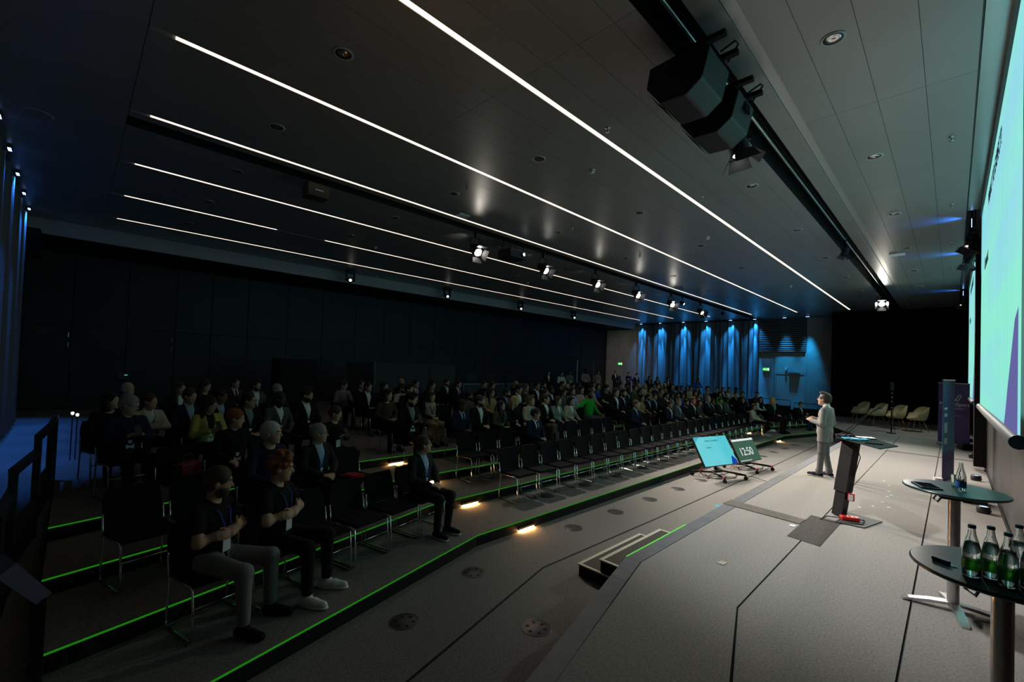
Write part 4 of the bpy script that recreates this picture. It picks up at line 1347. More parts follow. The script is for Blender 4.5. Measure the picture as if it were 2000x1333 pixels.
# tall stand between the chairs and the camera
e = empty('tripod_stand', (-1.61, 21.85, ZS))
tag(e, 'tall slim black stand in front of the cream chairs', 'stand')
mb().tube([(0, 0, 0.03), (0, 0, 1.72)], 0.022, 8, r1=0.017).build('pole', BLACK, e)
mb().lathe([(0.14, 0.0), (0.14, 0.016), (0.03, 0.03)], 18).build('base', BLACK, e)
mb().rbox(-0.05, 0.05, -0.05, 0.05, 1.62, 1.92, 0.015).build('head_unit', SATIN, e)
for z in (0.95, 1.18, 1.34, 1.50):
    mb().lathe([(0.026, 0), (0.032, 0.012), (0.026, 0.024)], 10, M=Matrix.Translation((0, 0, z))).build('collar', STEEL, e)
mb().tube([(0.03, 0, 1.6), (0.06, 0.02, 1.2), (0.035, 0.0, 0.7), (0.10, 0.06, 0.02), (-0.3, 0.4, 0.008), (-0.6, 0.2, 0.008)], 0.008, 6).build('cable', BLACK, e)
# black bag and cases by the screen wall
o = mb().rbox(-0.14, 0.14, -0.20, 0.20, 0.0, 0.20, 0.05).build('black_bag', BLACK, None, (0.28, 19.05, ZS), (0, 0, 0.3))
tag(o, 'black bag on the stage beside the purple banner', 'bag')
o = mb().rbox(-0.15, 0.15, -0.13, 0.13, 0.0, 0.20, 0.012).build('black_case', SATIN, None, (0.26, 10.9, ZS), (0, 0, 0.2))
tag(o, 'black case on the stage floor behind the farther bistro table', 'case')
e = empty('white_cup', (-0.18, 11.6, ZS))
tag(e, 'white container on the stage behind the blue banner', 'container')
mb().lathe([(0.001, 0.0), (0.06, 0.0), (0.07, 0.10), (0.065, 0.22), (0.001, 0.22)], 18, caps=False).build('body', WHITE, e)

# ------------------------------------------------------------------ handrails, low walls
for k, (x0, x1, y0, y1, z) in enumerate(((-4.90, -5.93, -0.35, -0.34, 1.25), (-5.95, -6.98, -0.345, -0.235, 1.40), (-7.0, -8.03, -0.24, -0.165, 1.55), (-8.05, -9.1, -0.165, -0.15, 1.55))):
    e = empty('side_railing', (x0, y0, z - 0.95), math.atan2(y0 - y1, x0 - x1))
    tag(e, 'dark railing frame beside the tiers at the near end, %s from the bottom' % ORD[k + 1], 'railing', 'side railings')
    dx, dy = x1 - x0, y1 - y0
    h = 0.95
    mb().box(dx, 0, -0.03, 0.03, h - 0.06, h).build('top_rail', SATIN, e)
    mb().box(-0.05, 0, -0.028, 0.028, 0.0, h - 0.061).build('post', SATIN, e)
    mb().box(dx, dx + 0.05, -0.028, 0.028, 0.0, h - 0.061).build('post', SATIN, e)
    mb().box(dx + 0.051, -0.051, -0.02, 0.02, 0.02, 0.42).build('infill_panel', BLACK, e)
e = empty('ramp_handrail', (-3.5, -0.08, 0))
tag(e, 'wide dark handrail sloping up at the lower left corner', 'handrail')
hr = mb().tube([(0, 0, 1.15), (0.6, -0.11, 1.55)], 0.05, 4)
hr.build('rail', mat('rail_blue_lit', (0.10, 0.12, 0.20), 0.35), e)  # base colour lightened and blued to carry the blue wash light
mb().box(-0.04, 0.04, -0.03, 0.03, 0.0, 1.14).build('post', SATIN, e)

for k, (x0, x1, y, z, zr) in enumerate(((-6.9, -5.60, 25.0, 0.98, 1.26), (-5.48, -4.46, 25.0, 0.92, 1.15))):
    e = empty('low_barrier', (x0, y, 0.0))
    tag(e, ('black low barrier with thin rail below the far door', 'shorter black low barrier with thin rail behind the seated man')[k], 'barrier', 'low barriers at the far end')
    w_ = x1 - x0
    mb().box(0, w_, -0.04, 0.04, 0.0, z).build('panel', BLACK, e)
    mb().tube([(0.02, 0, z), (0.02, 0, zr), (w_ - 0.02, 0, zr), (w_ - 0.02, 0, z)], 0.016, 8).build('rail', SATIN, e)

# ------------------------------------------------------------------ back of the hall
GREYP = mat('grey_partition', (0.045, 0.05, 0.05), 0.8)
for k, (y0, y1, z1, m, lab) in enumerate(((7.80, 10.12, 2.40, GREYP, 'wide grey partition screen behind the back row'), (10.18, 11.45, 2.38, GREYP, 'narrow grey partition screen beside the equipment cases'), (6.75, 7.70, 2.38, BLACK, 'black partition screen behind the person in the pale hoodie'))):
    e = empty('partition_screen', (-14.9, y0, 0.6))
    tag(e, lab, 'partition', 'partition screens')
    mb().rbox(-0.02, 0.02, 0.02, y1 - y0 - 0.02, 0.06, z1 - 0.6, 0.006).build('panel', m, e)
    for yy in (0.0, y1 - y0):
        mb().tube([(0, yy, 0.02), (0, yy, z1 - 0.58)], 0.018, 8).build('post', STEEL if k == 0 and yy == 0 else SATIN, e)
        mb().box(-0.2, 0.2, yy - 0.025, yy + 0.025, 0.0, 0.02).build('foot', SATIN, e)
o = mb().rbox(-0.4, 0.4, -0.6, 0.6, 0.0, 1.82, 0.03).build('equipment_cabinet', BLACK, None, (-15.6, 5.25, 0.6))
tag(o, 'tall black cabinet against the rear behind the seated audience', 'cabinet')
CASEP = mat('case_board', (0.035, 0.042, 0.042), 0.6)
ALU = mat('aluminium_edge', (0.5, 0.52, 0.52), 0.35, metal=1.0)
for k, (y0, y1) in enumerate(((11.2, 13.5), (13.7, 14.85), (15.25, 16.35))):
    e = empty('flight_case', (-14.3, y0, 0.6))
    tag(e, 'black flight case with metal edges at the technicians desk, %s from the partition' % ORD[k + 1], 'flight case', 'flight cases')
    L = y1 - y0
    mb().box(-0.30, 0.30, 0.01, L - 0.01, 0.0, 1.05).build('panel', CASEP, e)
    for (yy, zz_) in ((0.01, None), (L - 0.01, None)):
        mb().box(0.301, 0.315, yy - 0.012, yy + 0.012, 0.0, 1.06).build('edge_profile', ALU, e)
    mb().box(0.301, 0.315, 0.0221, L - 0.0221, 1.036, 1.06).build('edge_profile', ALU, e)
    for q in range(3):
        mb().rbox(0.302, 0.312, L * (0.2 + 0.3 * q) - 0.09, L * (0.2 + 0.3 * q) + 0.09, 0.42 if q != 1 else 0.62, 0.47 if q != 1 else 0.78, 0.004).build('latch', ALU, e)
for k, y in enumerate((11.9, 13.0, 14.2)):
    e = empty('desk_monitor', (-14.35, y, 1.65))
    tag(e, 'dark desk monitor on the flight cases, %s from the partition' % ORD[k + 1], 'monitor', 'technicians monitors')
    mb().rbox(-0.02, 0.02, -0.28, 0.28, 0.10, 0.44, 0.008).build('screen_back', SATIN, e)
    mb().box(-0.06, 0.06, -0.09, 0.09, 0.0, 0.015).build('stand_foot', SATIN, e)
    mb().tube([(0, 0, 0.015), (-0.03, 0, 0.2)], 0.014, 6).build('stand_neck', SATIN, e)
    mb().box(-0.0225, -0.021, -0.26, 0.26, 0.12, 0.42).build('display', emis('desk_glow', (0.15, 0.6, 0.6), 0.5), e)
for k, (y, z1, m) in enumerate(((18.9, 2.88, mat('pale_pole', (0.7, 0.62, 0.58), 0.4)), (20.4, 2.86, STEEL))):
    e = empty('upright_pole', (-14.05, y, 0.6))
    tag(e, ('pale upright pole behind the standing people', 'thin grey upright pole beside the person in a tan vest')[k], 'pole', 'upright poles')
    mb().tube([(0, 0, 0.02), (0, 0, z1 - 0.6)], 0.022 if k == 0 else 0.012, 8).build('shaft', m, e)
    mb().lathe([(0.15, 0), (0.15, 0.02), (0.03, 0.03)], 16).build('base', SATIN, e)
# small white lights on a rail end, call panel on the rear wall
for k, (y, z) in enumerate(((0.02, 1.40), (0.08, 1.37))):
    e = empty('rail_light', (-10.6, y, 0.6))
    tag(e, 'tiny white light on a thin post behind the side railings, %s of two' % ('taller', 'shorter')[k], 'light', 'rail lights')
    mb().tube([(0, 0, 0), (0, 0, z - 0.63)], 0.008, 6).build('post', SATIN, e)
    mb().lathe([(0.012, z - 0.63), (0.022, z - 0.61), (0.022, z - 0.59), (0.010, z - 0.58)], 10).build('lamp', emis('rail_lamp', (0.9, 0.95, 1.0), 2.5 - k), e)
e = empty('wall_call_panel', (XR + 0.052, 1.18, 1.65))
tag(e, 'small dark panel with a green indicator on the rear wall', 'panel')
mb().rbox(0.0, 0.04, -0.15, 0.15, -0.13, 0.13, 0.008).build('case', mat('panel_grey', (0.05, 0.055, 0.055), 0.5), e)
mb().box(0.041, 0.044, 0.02, 0.10, 0.02, 0.05).build('indicator', emis('panel_green', (0.2, 0.6, 0.35), 0.6), e)

# ================================================================== chairs of the audience
m_seat = mb().rbox(-0.22, 0.24, -0.235, 0.235, 0.430, 0.475, 0.018).mesh('seat')


def back_mesh():
    vs, fs = [], []
    ny, nz = 8, 6
    for s in (0, 1):
        for iz in range(nz + 1):
            t = iz / nz
            z = 0.47 + 0.37 * t
            for iy in range(ny + 1):
                u = -1 + 2 * iy / ny
                hw = 0.225 + 0.012 * math.sin(t * PI) - 0.02 * (t ** 6)
                x = -0.205 - 0.075 * t - 0.022 * (1 - u * u) * 0.9 - 0.03 * s
                vs.append((x, u * hw, z))
    N = (ny + 1) * (nz + 1)
    for s in (0, 1):
        for iz in range(nz):
            for iy in range(ny):
                a = s * N + iz * (ny + 1) + iy
                q = (a, a + 1, a + ny + 2, a + ny + 1)
                fs.append(q if s == 0 else q[::-1])
    loop = [iy for iy in range(ny + 1)] + [(iz) * (ny + 1) + ny for iz in range(1, nz + 1)] + [nz * (ny + 1) + iy for iy in range(ny - 1, -1, -1)] + [iz * (ny + 1) for iz in range(nz - 1, 0, -1)]
    for k in range(len(loop)):
        a, b = loop[k], loop[(k + 1) % len(loop)]
        fs.append((b, a, a + N, b + N))
    me = mb().add(vs, fs, 0, True).mesh('backrest')
    me.set_sharp_from_angle(angle=R(50))
    return me


m_back = back_mesh()
m_side = {}
for s in (-1, 1):
    y = 0.243 * s
    m_side[s] = mb().tube([(-0.23, y, 0.62), (-0.205, y, 0.46), (-0.19, y, 0.40), (-0.215, y, 0.06), (-0.20, y, 0.012), (-0.15, y, 0.011), (0.20, y, 0.011), (0.245, y, 0.014), (0.255, y, 0.06), (0.215, y, 0.42), (0.19, y, 0.435), (-0.19, y, 0.432)], 0.0095, 7).mesh('side_frame')
m_bar = mb().tube([(0.232, -0.236, 0.27), (0.232, 0.236, 0.27)], 0.008, 7).mesh('cross_bar')
m_bar2 = mb().tube([(-0.19, -0.236, 0.40), (-0.19, 0.236, 0.40)], 0.008, 7).mesh('cross_bar')


def chair(x, y, z, rz, label, group='black audience chairs'):
    e = empty('conference_chair', (x, y, z), rz)
    tag(e, label, 'chair', group)
    link('seat', m_seat, FABRIC, e)
    link('backrest', m_back, FABRIC, e)
    for s in (-1, 1):
        link('side_frame', m_side[s], CHROME, e)
    link('cross_bar', m_bar, CHROME, e)
    link('cross_bar', m_bar2, CHROME, e)
    return e


# ================================================================== people: one continuous body grown from a distance field
class Field:
    def __init__(self, k=0.03):
        self.items = []
        self.k = k

    def cap(self, a, b, r0, r1=None, op=1, k=None):
        a, b = np.array(a, float), np.array(b, float)
        r1 = r0 if r1 is None else r1
        lo = np.minimum(a - r0, b - r1)
        hi = np.maximum(a + r0, b + r1)
        v = b - a
        L2 = max(1e-9, float(v @ v))

        def f(P):
            t = np.clip(((P - a) @ v) / L2, 0, 1)
            return np.linalg.norm(P - a - t[..., None] * v, axis=-1) - (r0 + (r1 - r0) * t)
        self.items.append((op, lo, hi, f, k))
        return self

    def ell(self, c, r, op=1, M=None, k=None):
        c, r = np.array(c, float), np.array(r, float)
        m = float(r.max())

        def f(P):
            q = P - c
            if M is not None:
                q = q @ M
            k0 = np.linalg.norm(q / r, axis=-1)
            k1 = np.linalg.norm(q / (r * r), axis=-1)
            return k0 * (k0 - 1.0) / np.maximum(k1, 1e-6)
        if M is None:
            self.items.append((op, c - r, c + r, f, k))
        else:
            self.items.append((op, c - m, c + m, f, k))
        return self

    def cut(self, n, d):
        """keep the side n.p < d"""
        n = np.array(n, float)

        def f(P):
            return -(P @ n - d)
        self.items.append((0, None, None, f, None))
        return self

    def mesh(self, name, vox):
        los = np.min([i[1] for i in self.items if i[0] == 1], axis=0) - 2.5 * vox
        his = np.max([i[2] for i in self.items if i[0] == 1], axis=0) + 2.5 * vox
        n = np.ceil((his - los) / vox).astype(int) + 1
        ax = [los[d] + vox * np.arange(n[d]) for d in range(3)]
        D = np.full(n, 0.2)
        for op, lo, hi, f, kk in self.items:
            k = self.k if kk is None else kk
            if lo is None:
                P = np.stack(np.meshgrid(*ax, indexing='ij'), -1)
                D = np.maximum(D, -f(P))
                continue
            pad = k + 3 * vox
            i0 = np.maximum(0, np.floor((lo - pad - los) / vox).astype(int))
            i1 = np.minimum(n, np.ceil((hi + pad - los) / vox).astype(int) + 1)
            sl = tuple(slice(i0[d], i1[d]) for d in range(3))
            P = np.stack(np.meshgrid(*[ax[d][sl[d]] for d in range(3)], indexing='ij'), -1)
            d = f(P)
            A = D[sl]
            if op == 1:
                h = np.clip(0.5 + 0.5 * (A - d) / k, 0, 1)
                D[sl] = A * (1 - h) + d * h - k * h * (1 - h)
            else:
                D[sl] = np.maximum(A, -d)
        return nets(D, los, vox, name)


def nets(D, org, vox, name):
    """surface nets"""
    S = D < 0
    c = np.zeros(np.array(S.shape) - 1, np.int8)
    for i in (0, 1):
        for j in (0, 1):
            for k in (0, 1):
                c += S[i:S.shape[0] - 1 + i, j:S.shape[1] - 1 + j, k:S.shape[2] - 1 + k]
    act = np.argwhere((c > 0) & (c < 8))
    idx = -np.ones(c.shape, np.int64)
    idx[tuple(act.T)] = np.arange(len(act))
    acc = np.zeros((len(act), 3))
    cnt = np.zeros(len(act))
    corners = [(i, j, k) for i in (0, 1) for j in (0, 1) for k in (0, 1)]
    for a in corners:
        for d in range(3):
            if a[d] == 1:
                continue
            b = list(a)
            b[d] = 1
            va = D[act[:, 0] + a[0], act[:, 1] + a[1], act[:, 2] + a[2]]
            vb = D[act[:, 0] + b[0], act[:, 1] + b[1], act[:, 2] + b[2]]
            m = (va < 0) != (vb < 0)
            t = va[m] / (va[m] - vb[m])
            p = np.zeros((m.sum(), 3)) + np.array(a, float)
            p[:, d] += t
            acc[m] += p
            cnt[m] += 1
    V = (act + acc / cnt[:, None]) * vox + org
    quads = []
    for d in range(3):
        e1, e2 = [(1, 2), (2, 0), (0, 1)][d]
        sl0 = [slice(None)] * 3
        sl1 = [slice(None)] * 3
        sl0[d] = slice(0, -1)
        sl1[d] = slice(1, None)
        ch = S[tuple(sl0)] != S[tuple(sl1)]
        E = np.argwhere(ch)
        ok = (E[:, e1] > 0) & (E[:, e2] > 0) & (E[:, e1] < S.shape[e1] - 1) & (E[:, e2] < S.shape[e2] - 1)
        E = E[ok]
        if not len(E):
            continue
        ins = S[tuple(E.T)]

        def cell(o1, o2):
            q = E.copy()
            q[:, e1] += o1
            q[:, e2] += o2
            return idx[tuple(q.T)]
        q = np.stack([cell(-1, -1), cell(0, -1), cell(0, 0), cell(-1, 0)], 1)
        q[~ins] = q[~ins][:, ::-1]
        quads.append(q)
    F = np.concatenate(quads) if quads else np.zeros((0, 4), int)
    me = bpy.data.meshes.new(name)
    me.vertices.add(len(V))
    me.vertices.foreach_set('co', V.astype(np.float32).ravel())
    me.loops.add(F.size)
    me.loops.foreach_set('vertex_index', F.astype(np.int32).ravel())
    me.polygons.add(len(F))
    me.polygons.foreach_set('loop_start', (np.arange(len(F)) * 4).astype(np.int32))
    me.polygons.foreach_set('loop_total', np.full(len(F), 4, np.int32))
    me.polygons.foreach_set('use_smooth', np.ones(len(F), bool))
    me.update(calc_edges=True)
    me.validate()
    me.materials.append(None)
    return me


def rotz(a):
    return np.array([[math.cos(a), -math.sin(a), 0], [math.sin(a), math.cos(a), 0], [0, 0, 1.0]])


def roty(a):
    return np.array([[math.cos(a), 0, math.sin(a)], [0, 1, 0], [-math.sin(a), 0, math.cos(a)]])


def nrm(v):
    v = np.array(v, float)
    return v / np.linalg.norm(v)


HIP = {'sit': 0.56, 'stand': 0.93}


def skeleton(pose, yaw=0.0, pitch=0.0):
    """joints of a figure facing +x with its left towards +y"""
    stand = pose.startswith('stand')
    h = HIP['stand' if stand else 'sit']
    J = dict(pel=(0, 0, h), waist=(-0.02, 0, h + 0.17), chest=(-0.025, 0, h + 0.33), nb=(-0.025, 0, h + 0.47), head=np.array((0.02, 0, h + 0.645)))
    for s, n in ((1, 'L'), (-1, 'R')):
        J['sh' + n] = (-0.035, 0.166 * s, h + 0.43)
        if stand:
            J['hip' + n] = (0, 0.085 * s, h - 0.04)
            J['kn' + n] = (0.02, 0.095 * s, 0.50)
            J['an' + n] = (-0.02, 0.10 * s, 0.10)
            J['toe' + n] = (0.16, 0.125 * s, 0.035)
            J['heel' + n] = (-0.055, 0.10 * s, 0.035)
        else:
            J['hip' + n] = (0.03, 0.09 * s, 0.535)
            J['kn' + n] = (0.45, 0.125 * s, 0.525)
            J['an' + n] = (0.42, 0.115 * s, 0.11)
            J['toe' + n] = (0.59, 0.135 * s, 0.035)
            J['heel' + n] = (0.385, 0.11 * s, 0.035)
        if pose in ('lap', 'legcross'):
            J['el' + n] = (0.04, 0.245 * s, h + 0.19)
            J['wr' + n] = (0.235, 0.075 * s, h + 0.115)
            J['hd' + n] = nrm((0.75, -0.62 * s, -0.12))
            J['hn' + n] = nrm((0.1, 0.2 * s, 1))
        elif pose == 'thigh':
            J['el' + n] = (0.02, 0.25 * s, h + 0.20)
            J['wr' + n] = (0.22, 0.155 * s, h + 0.11)
            J['hd' + n] = nrm((0.95, -0.25 * s, -0.18))
            J['hn' + n] = nrm((0.2, 0.15 * s, 1))
        elif pose == 'phone':
            J['el' + n] = (0.05, 0.235 * s, h + 0.18)
            J['wr' + n] = (0.25, 0.085 * s, h + 0.25)
            J['hd' + n] = nrm((0.45, -0.62 * s, 0.45))
            J['hn' + n] = nrm((-0.6, 0.5 * s, 0.5))
        elif pose in ('cross', 'standcross'):
            J['el' + n] = (0.07, 0.245 * s, h + 0.205)
            J['wr' + n] = (0.175 + (0.03 if s > 0 else 0), -0.045 * s, h + 0.255 - (0.03 if s > 0 else 0))
            J['hd' + n] = nrm((-0.25, -1.0 * s, 0.15))
            J['hn' + n] = nrm((1, -0.1 * s, 0.3))
        elif pose == 'reach':
            if s < 0:
                J['el' + n] = (0.03, -0.42, h + 0.33)
                J['wr' + n] = (0.05, -0.66, h + 0.30)
                J['hd' + n] = nrm((0.3, -0.9, -0.3))
                J['hn' + n] = nrm((0.2, 0, 1))
            else:
                J['el' + n] = (0.02, 0.25, h + 0.20)
                J['wr' + n] = (0.24, 0.155, h + 0.105)
                J['hd' + n] = nrm((0.95, -0.25, -0.18))
                J['hn' + n] = nrm((0.2, 0.15, 1))
        elif pose == 'standfront':
            J['el' + n] = (0.03, 0.25 * s, h + 0.16)
            J['wr' + n] = (0.19, 0.075 * s, h + 0.03)
            J['hd' + n] = nrm((0.55, -0.75 * s, -0.2))
            J['hn' + n] = nrm((0.3, 0.3 * s, 1))
        elif pose == 'standside':
            J['el' + n] = (-0.06, 0.245 * s, h + 0.15)
            J['wr' + n] = (0.0, 0.25 * s, h - 0.09)
            J['hd' + n] = nrm((0.12, 0.0, -1))
            J['hn' + n] = nrm((0, s, 0.1))
        elif pose == 'standtalk':
            J['el' + n] = (-0.045, 0.255 * s, h + 0.165)
            J['wr' + n] = (0.205, 0.12 * s, h + (0.215 if s < 0 else 0.195))
            J['hd' + n] = nrm((0.72, -0.45 * s, 0.42))
            J['hn' + n] = nrm((-0.35, 0.75 * s, 0.45))
    if pose == 'legcross':
        J['knR'] = (0.46, -0.02, 0.60)
        J['anR'] = (0.62, 0.14, 0.30)
        J['toeR'] = (0.79, 0.17, 0.26)
        J['heelR'] = (0.60, 0.15, 0.235)
    if pose == 'cross':
        J['knL'] = (0.43, 0.17, 0.53)
        J['knR'] = (0.43, -0.17, 0.53)
        J['anL'] = (0.44, 0.18, 0.11)
        J['anR'] = (0.44, -0.16, 0.11)
        for n, yy in (('L', 0.18), ('R', -0.16)):
            J['toe' + n] = (0.61, yy * 1.12, 0.035)
            J['heel' + n] = (0.40, yy, 0.035)
    if pose == 'standtalk':
        J['belly'] = 1.0
        J['anL'], J['anR'] = (0.05, 0.10, 0.10), (-0.06, -0.10, 0.10)
        J['toeL'], J['toeR'] = (0.225, 0.12, 0.035), (0.11, -0.14, 0.035)
        J['heelL'], J['heelR'] = (0.015, 0.10, 0.035), (-0.095, -0.10, 0.035)
    J['yaw'], J['pitch'] = yaw, pitch
    return {k: (np.array(v, float) if not np.isscalar(v) else v) for k, v in J.items()}


def headM(J):
    return rotz(J['yaw']) @ roty(J['pitch'])


def add_hand(F, J, n, s):
    w, d, nn = J['wr' + n], J['hd' + n], J['hn' + n]
    nn = nrm(nn - d * (nn @ d))
    ac = np.cross(nn, d)                                # across the palm
    M = np.stack([d, ac, nn], 1)
    F.ell(w + d * 0.052, (0.052, 0.041, 0.0175), M=M, k=0.012)
    grip = J.get('grip', 0.0)
    for i in range(4):
        o = (i - 1.5)
        b = w + d * (0.092 - 0.004 * abs(o)) + ac * o * 0.0205
        L = (0.034, 0.038, 0.037, 0.029)[i]
        c1, c2 = 0.35 + grip, 0.95 + 1.5 * grip
        d1 = d * math.cos(c1) - nn * math.sin(c1)
        d2 = d * math.cos(c2) - nn * math.sin(c2)
        m1 = b + d1 * L
        F.cap(b, m1, 0.0094, 0.0088, k=0.004)
        F.cap(m1, m1 + d2 * L * 0.85, 0.0088, 0.0074, k=0.004)
    side = 1.0 if (ac @ np.array((0, 0, 1.0))) > 0 else -1.0
    if abs(ac[2]) < 0.25:
        side = -s if ac[1] > 0 else s
        side = side * 1.0
    b = w + d * 0.03 + ac * side * 0.030
    m1 = b + (d * 0.72 + ac * side * 0.6 - nn * 0.25) * 0.042
    F.cap(b, m1, 0.0125, 0.0105, k=0.008)
    F.cap(m1, m1 + (d * 0.95 + ac * side * 0.12 - nn * 0.25) * 0.030, 0.0102, 0.0085, k=0.004)


def add_torso(F, J, g=0.0, arms=True):
    p, w, c = J['pel'], J['waist'], J['chest']
    F.ell(p + (0.0, 0, -0.01), np.array((0.118, 0.158, 0.115)) + g)
    F.ell(w + (0.01, 0, 0), np.array((0.106, 0.140, 0.15)) + g * 1.15)
    F.ell(c + (0.005, 0, -0.01), np.array((0.112, 0.155, 0.165)) + g)
    if 'belly' in J:
        F.ell(w + (0.045, 0, -0.03), np.array((0.105, 0.135, 0.13)) + g)
    F.cap(J['shL'] + (0, -0.035, -0.010), J['shR'] + (0, 0.035, -0.010), 0.050 + g * 0.8)
    F.cap(J['nb'] + (0.0, 0.09, -0.045), J['nb'] + (0, 0.02, 0.02), 0.042 + g * 0.7, 0.04 + g * 0.4)
    F.cap(J['nb'] + (0.0, -0.09, -0.045), J['nb'] + (0, -0.02, 0.02), 0.042 + g * 0.7, 0.04 + g * 0.4)


def body_field(J):
    F = Field(0.035)
    add_torso(F, J)
    H, M = J['head'], headM(J)
    F.cap(J['nb'] + (-0.005, 0, -0.03), H + M @ np.array((-0.02, 0, -0.06)), 0.054, 0.050, k=0.02)
    for n, s in (('L', 1), ('R', -1)):
        F.cap(J['sh' + n], J['el' + n], 0.045, 0.039)
        F.cap(J['el' + n], J['wr' + n], 0.041, 0.027)
        add_hand(F, J, n, s)
        F.cap(J['hip' + n], J['kn' + n], 0.080, 0.055)
        F.cap(J['kn' + n], J['kn' + n] * 0.6 + J['an' + n] * 0.4 + (-0.012, 0, 0), 0.048, 0.045)
        F.cap(J['kn' + n] * 0.6 + J['an' + n] * 0.4, J['an' + n], 0.044, 0.034)
        F.cap(J['heel' + n] + (0.01, 0, 0.005), J['toe' + n] + (-0.02, 0, 0.0), 0.032, 0.024)

    def P(x, y, z):
        return H + M @ np.array((x, y, z)) * 1.07
    F.ell(P(-0.012, 0, 0.026), (0.1027, 0.0803, 0.1027), M=M, k=0.015)
    F.ell(P(0.030, 0, -0.038), (0.0663, 0.0599, 0.0920), M=M, k=0.025)
    F.cap(P(0.086, 0, 0.008), P(0.103, 0, -0.026), 0.0085, 0.0135, k=0.010)
    F.cap(P(0.082, -0.034, 0.028), P(0.082, 0.034, 0.028), 0.0095, k=0.010)
    F.cap(P(0.076, -0.020, -0.062), P(0.076, 0.020, -0.062), 0.0105, k=0.008)
    F.ell(P(0.062, 0, -0.100), (0.0278, 0.0278, 0.0214), M=M, k=0.015)
    for s in (-1, 1):
        F.ell(P(-0.006, 0.075 * s, -0.010), (0.0203, 0.0096, 0.0342), M=M, k=0.008)
        F.ell(P(0.096, 0.031 * s, 0.006), (0.0193, 0.0193, 0.0128), op=0, M=M)
        F.cap(P(0.076, 0.031 * s, 0.004), P(0.0765, 0.031 * s, 0.004), 0.0125, k=0.003)
    return F


def jacket_field(J, g=0.020, sleeves='long', opening=True, long=False):
    F = Field(0.030)
    add_torso(F, J, g)
    for n in 'LR':
        sh, el, wr = J['sh' + n], J['el' + n], J['wr' + n]
        if sleeves == 'short':
            F.cap(sh, sh * 0.42 + el * 0.58, 0.046 + g * 0.7, 0.049 + g * 0.7)
        elif sleeves == 'long':
            F.cap(sh, el, 0.046 + g * 0.7, 0.042 + g * 0.7)
            F.cap(el, wr * 0.94 + el * 0.06, 0.042 + g * 0.7, 0.033 + g * 0.5)
    H = J['pel'][2]
    if H > 0.7 and long:
        F.cap(J['hipL'] + (-0.01, 0.01, 0.10), J['hipL'] + (-0.005, 0.015, -0.16), 0.088 + g * 0.4, 0.094 + g * 0.4)
        F.cap(J['hipR'] + (-0.01, -0.01, 0.10), J['hipR'] + (-0.005, -0.015, -0.16), 0.088 + g * 0.4, 0.094 + g * 0.4)
        F.cut((0, 0, -1), -(H - 0.215))
    else:
        F.cut((0, 0, -1), -(H - 0.035))
    nb = J['nb']
    F.cap(nb + (0.015, 0, 0.0), nb + (0.05, 0, 0.13), 0.060, 0.066, op=0)
    if opening:
        c = J['chest']
        F.cap((c[0] + 0.085, 0, nb[2] + 0.03), (c[0] + 0.150, 0, nb[2] - 0.13), 0.070, 0.052, op=0)
        F.cap((c[0] + 0.150, 0, nb[2] - 0.13), (c[0] + 0.150, 0, H + 0.15), 0.052, 0.022, op=0)
    return F


def shirt_field(J):
    F = Field(0.03)
    add_torso(F, J, 0.008)
    nb = J['nb']
    F.cap(nb + (0.0, 0, 0.0), nb + (0.010, 0, 0.055), 0.064, 0.060)
    F.cut((0, 0, -1), -(J['pel'][2] + 0.05))
    F.cap(nb + (0.03, 0, 0.045), nb + (0.05, 0, 0.13), 0.046, 0.06, op=0)
    return F


def trousers_field(J):
    F = Field(0.035)
    F.ell(J['pel'] + (0, 0, -0.005), (0.128, 0.168, 0.125))
    stand = J['pel'][2] > 0.7
    for n in 'LR':
        a, k = J['an' + n], J['kn' + n]
        F.cap(J['hip' + n], k, 0.092, 0.066)
        F.cap(k, a * 0.96 + k * 0.04, 0.064, 0.053 if stand else 0.050)
        if stand:
            F.cap(a + (0.01, 0, 0.02), a + (0.015, 0, -0.015), 0.056, 0.058)
    F.cut((0, 0, 1), J['pel'][2] + 0.075)
    return F


def shoe_field(J, n):
    F = Field(0.02)
    h, t, a = J['heel' + n], J['toe' + n], J['an' + n]
    up = np.array((0, 0, 1.0))
    mid = h * 0.45 + t * 0.55
    F.cap(h + up * 0.008, mid + up * 0.004, 0.040, 0.044)
    F.cap(mid + up * 0.004, t + (t - h) * 0.02, 0.044, 0.034)
    F.cap(h + up * 0.01 + (t - h) * 0.15, a + up * (-0.01), 0.042, 0.046)
    F.cut((0, 0, 1), a[2] + 0.02)
    return F


def sole_field(J, n):
    F = Field(0.01)
    h, t = J['heel' + n], J['toe' + n]
    d = nrm(t - h)
    for q in np.linspace(0, 1, 6):
        p = h + (t - h) * q
        F.ell(p + (0, 0, -0.022), (0.05, 0.047 - 0.012 * abs(q - 0.6), 0.013), k=0.02)
    return F


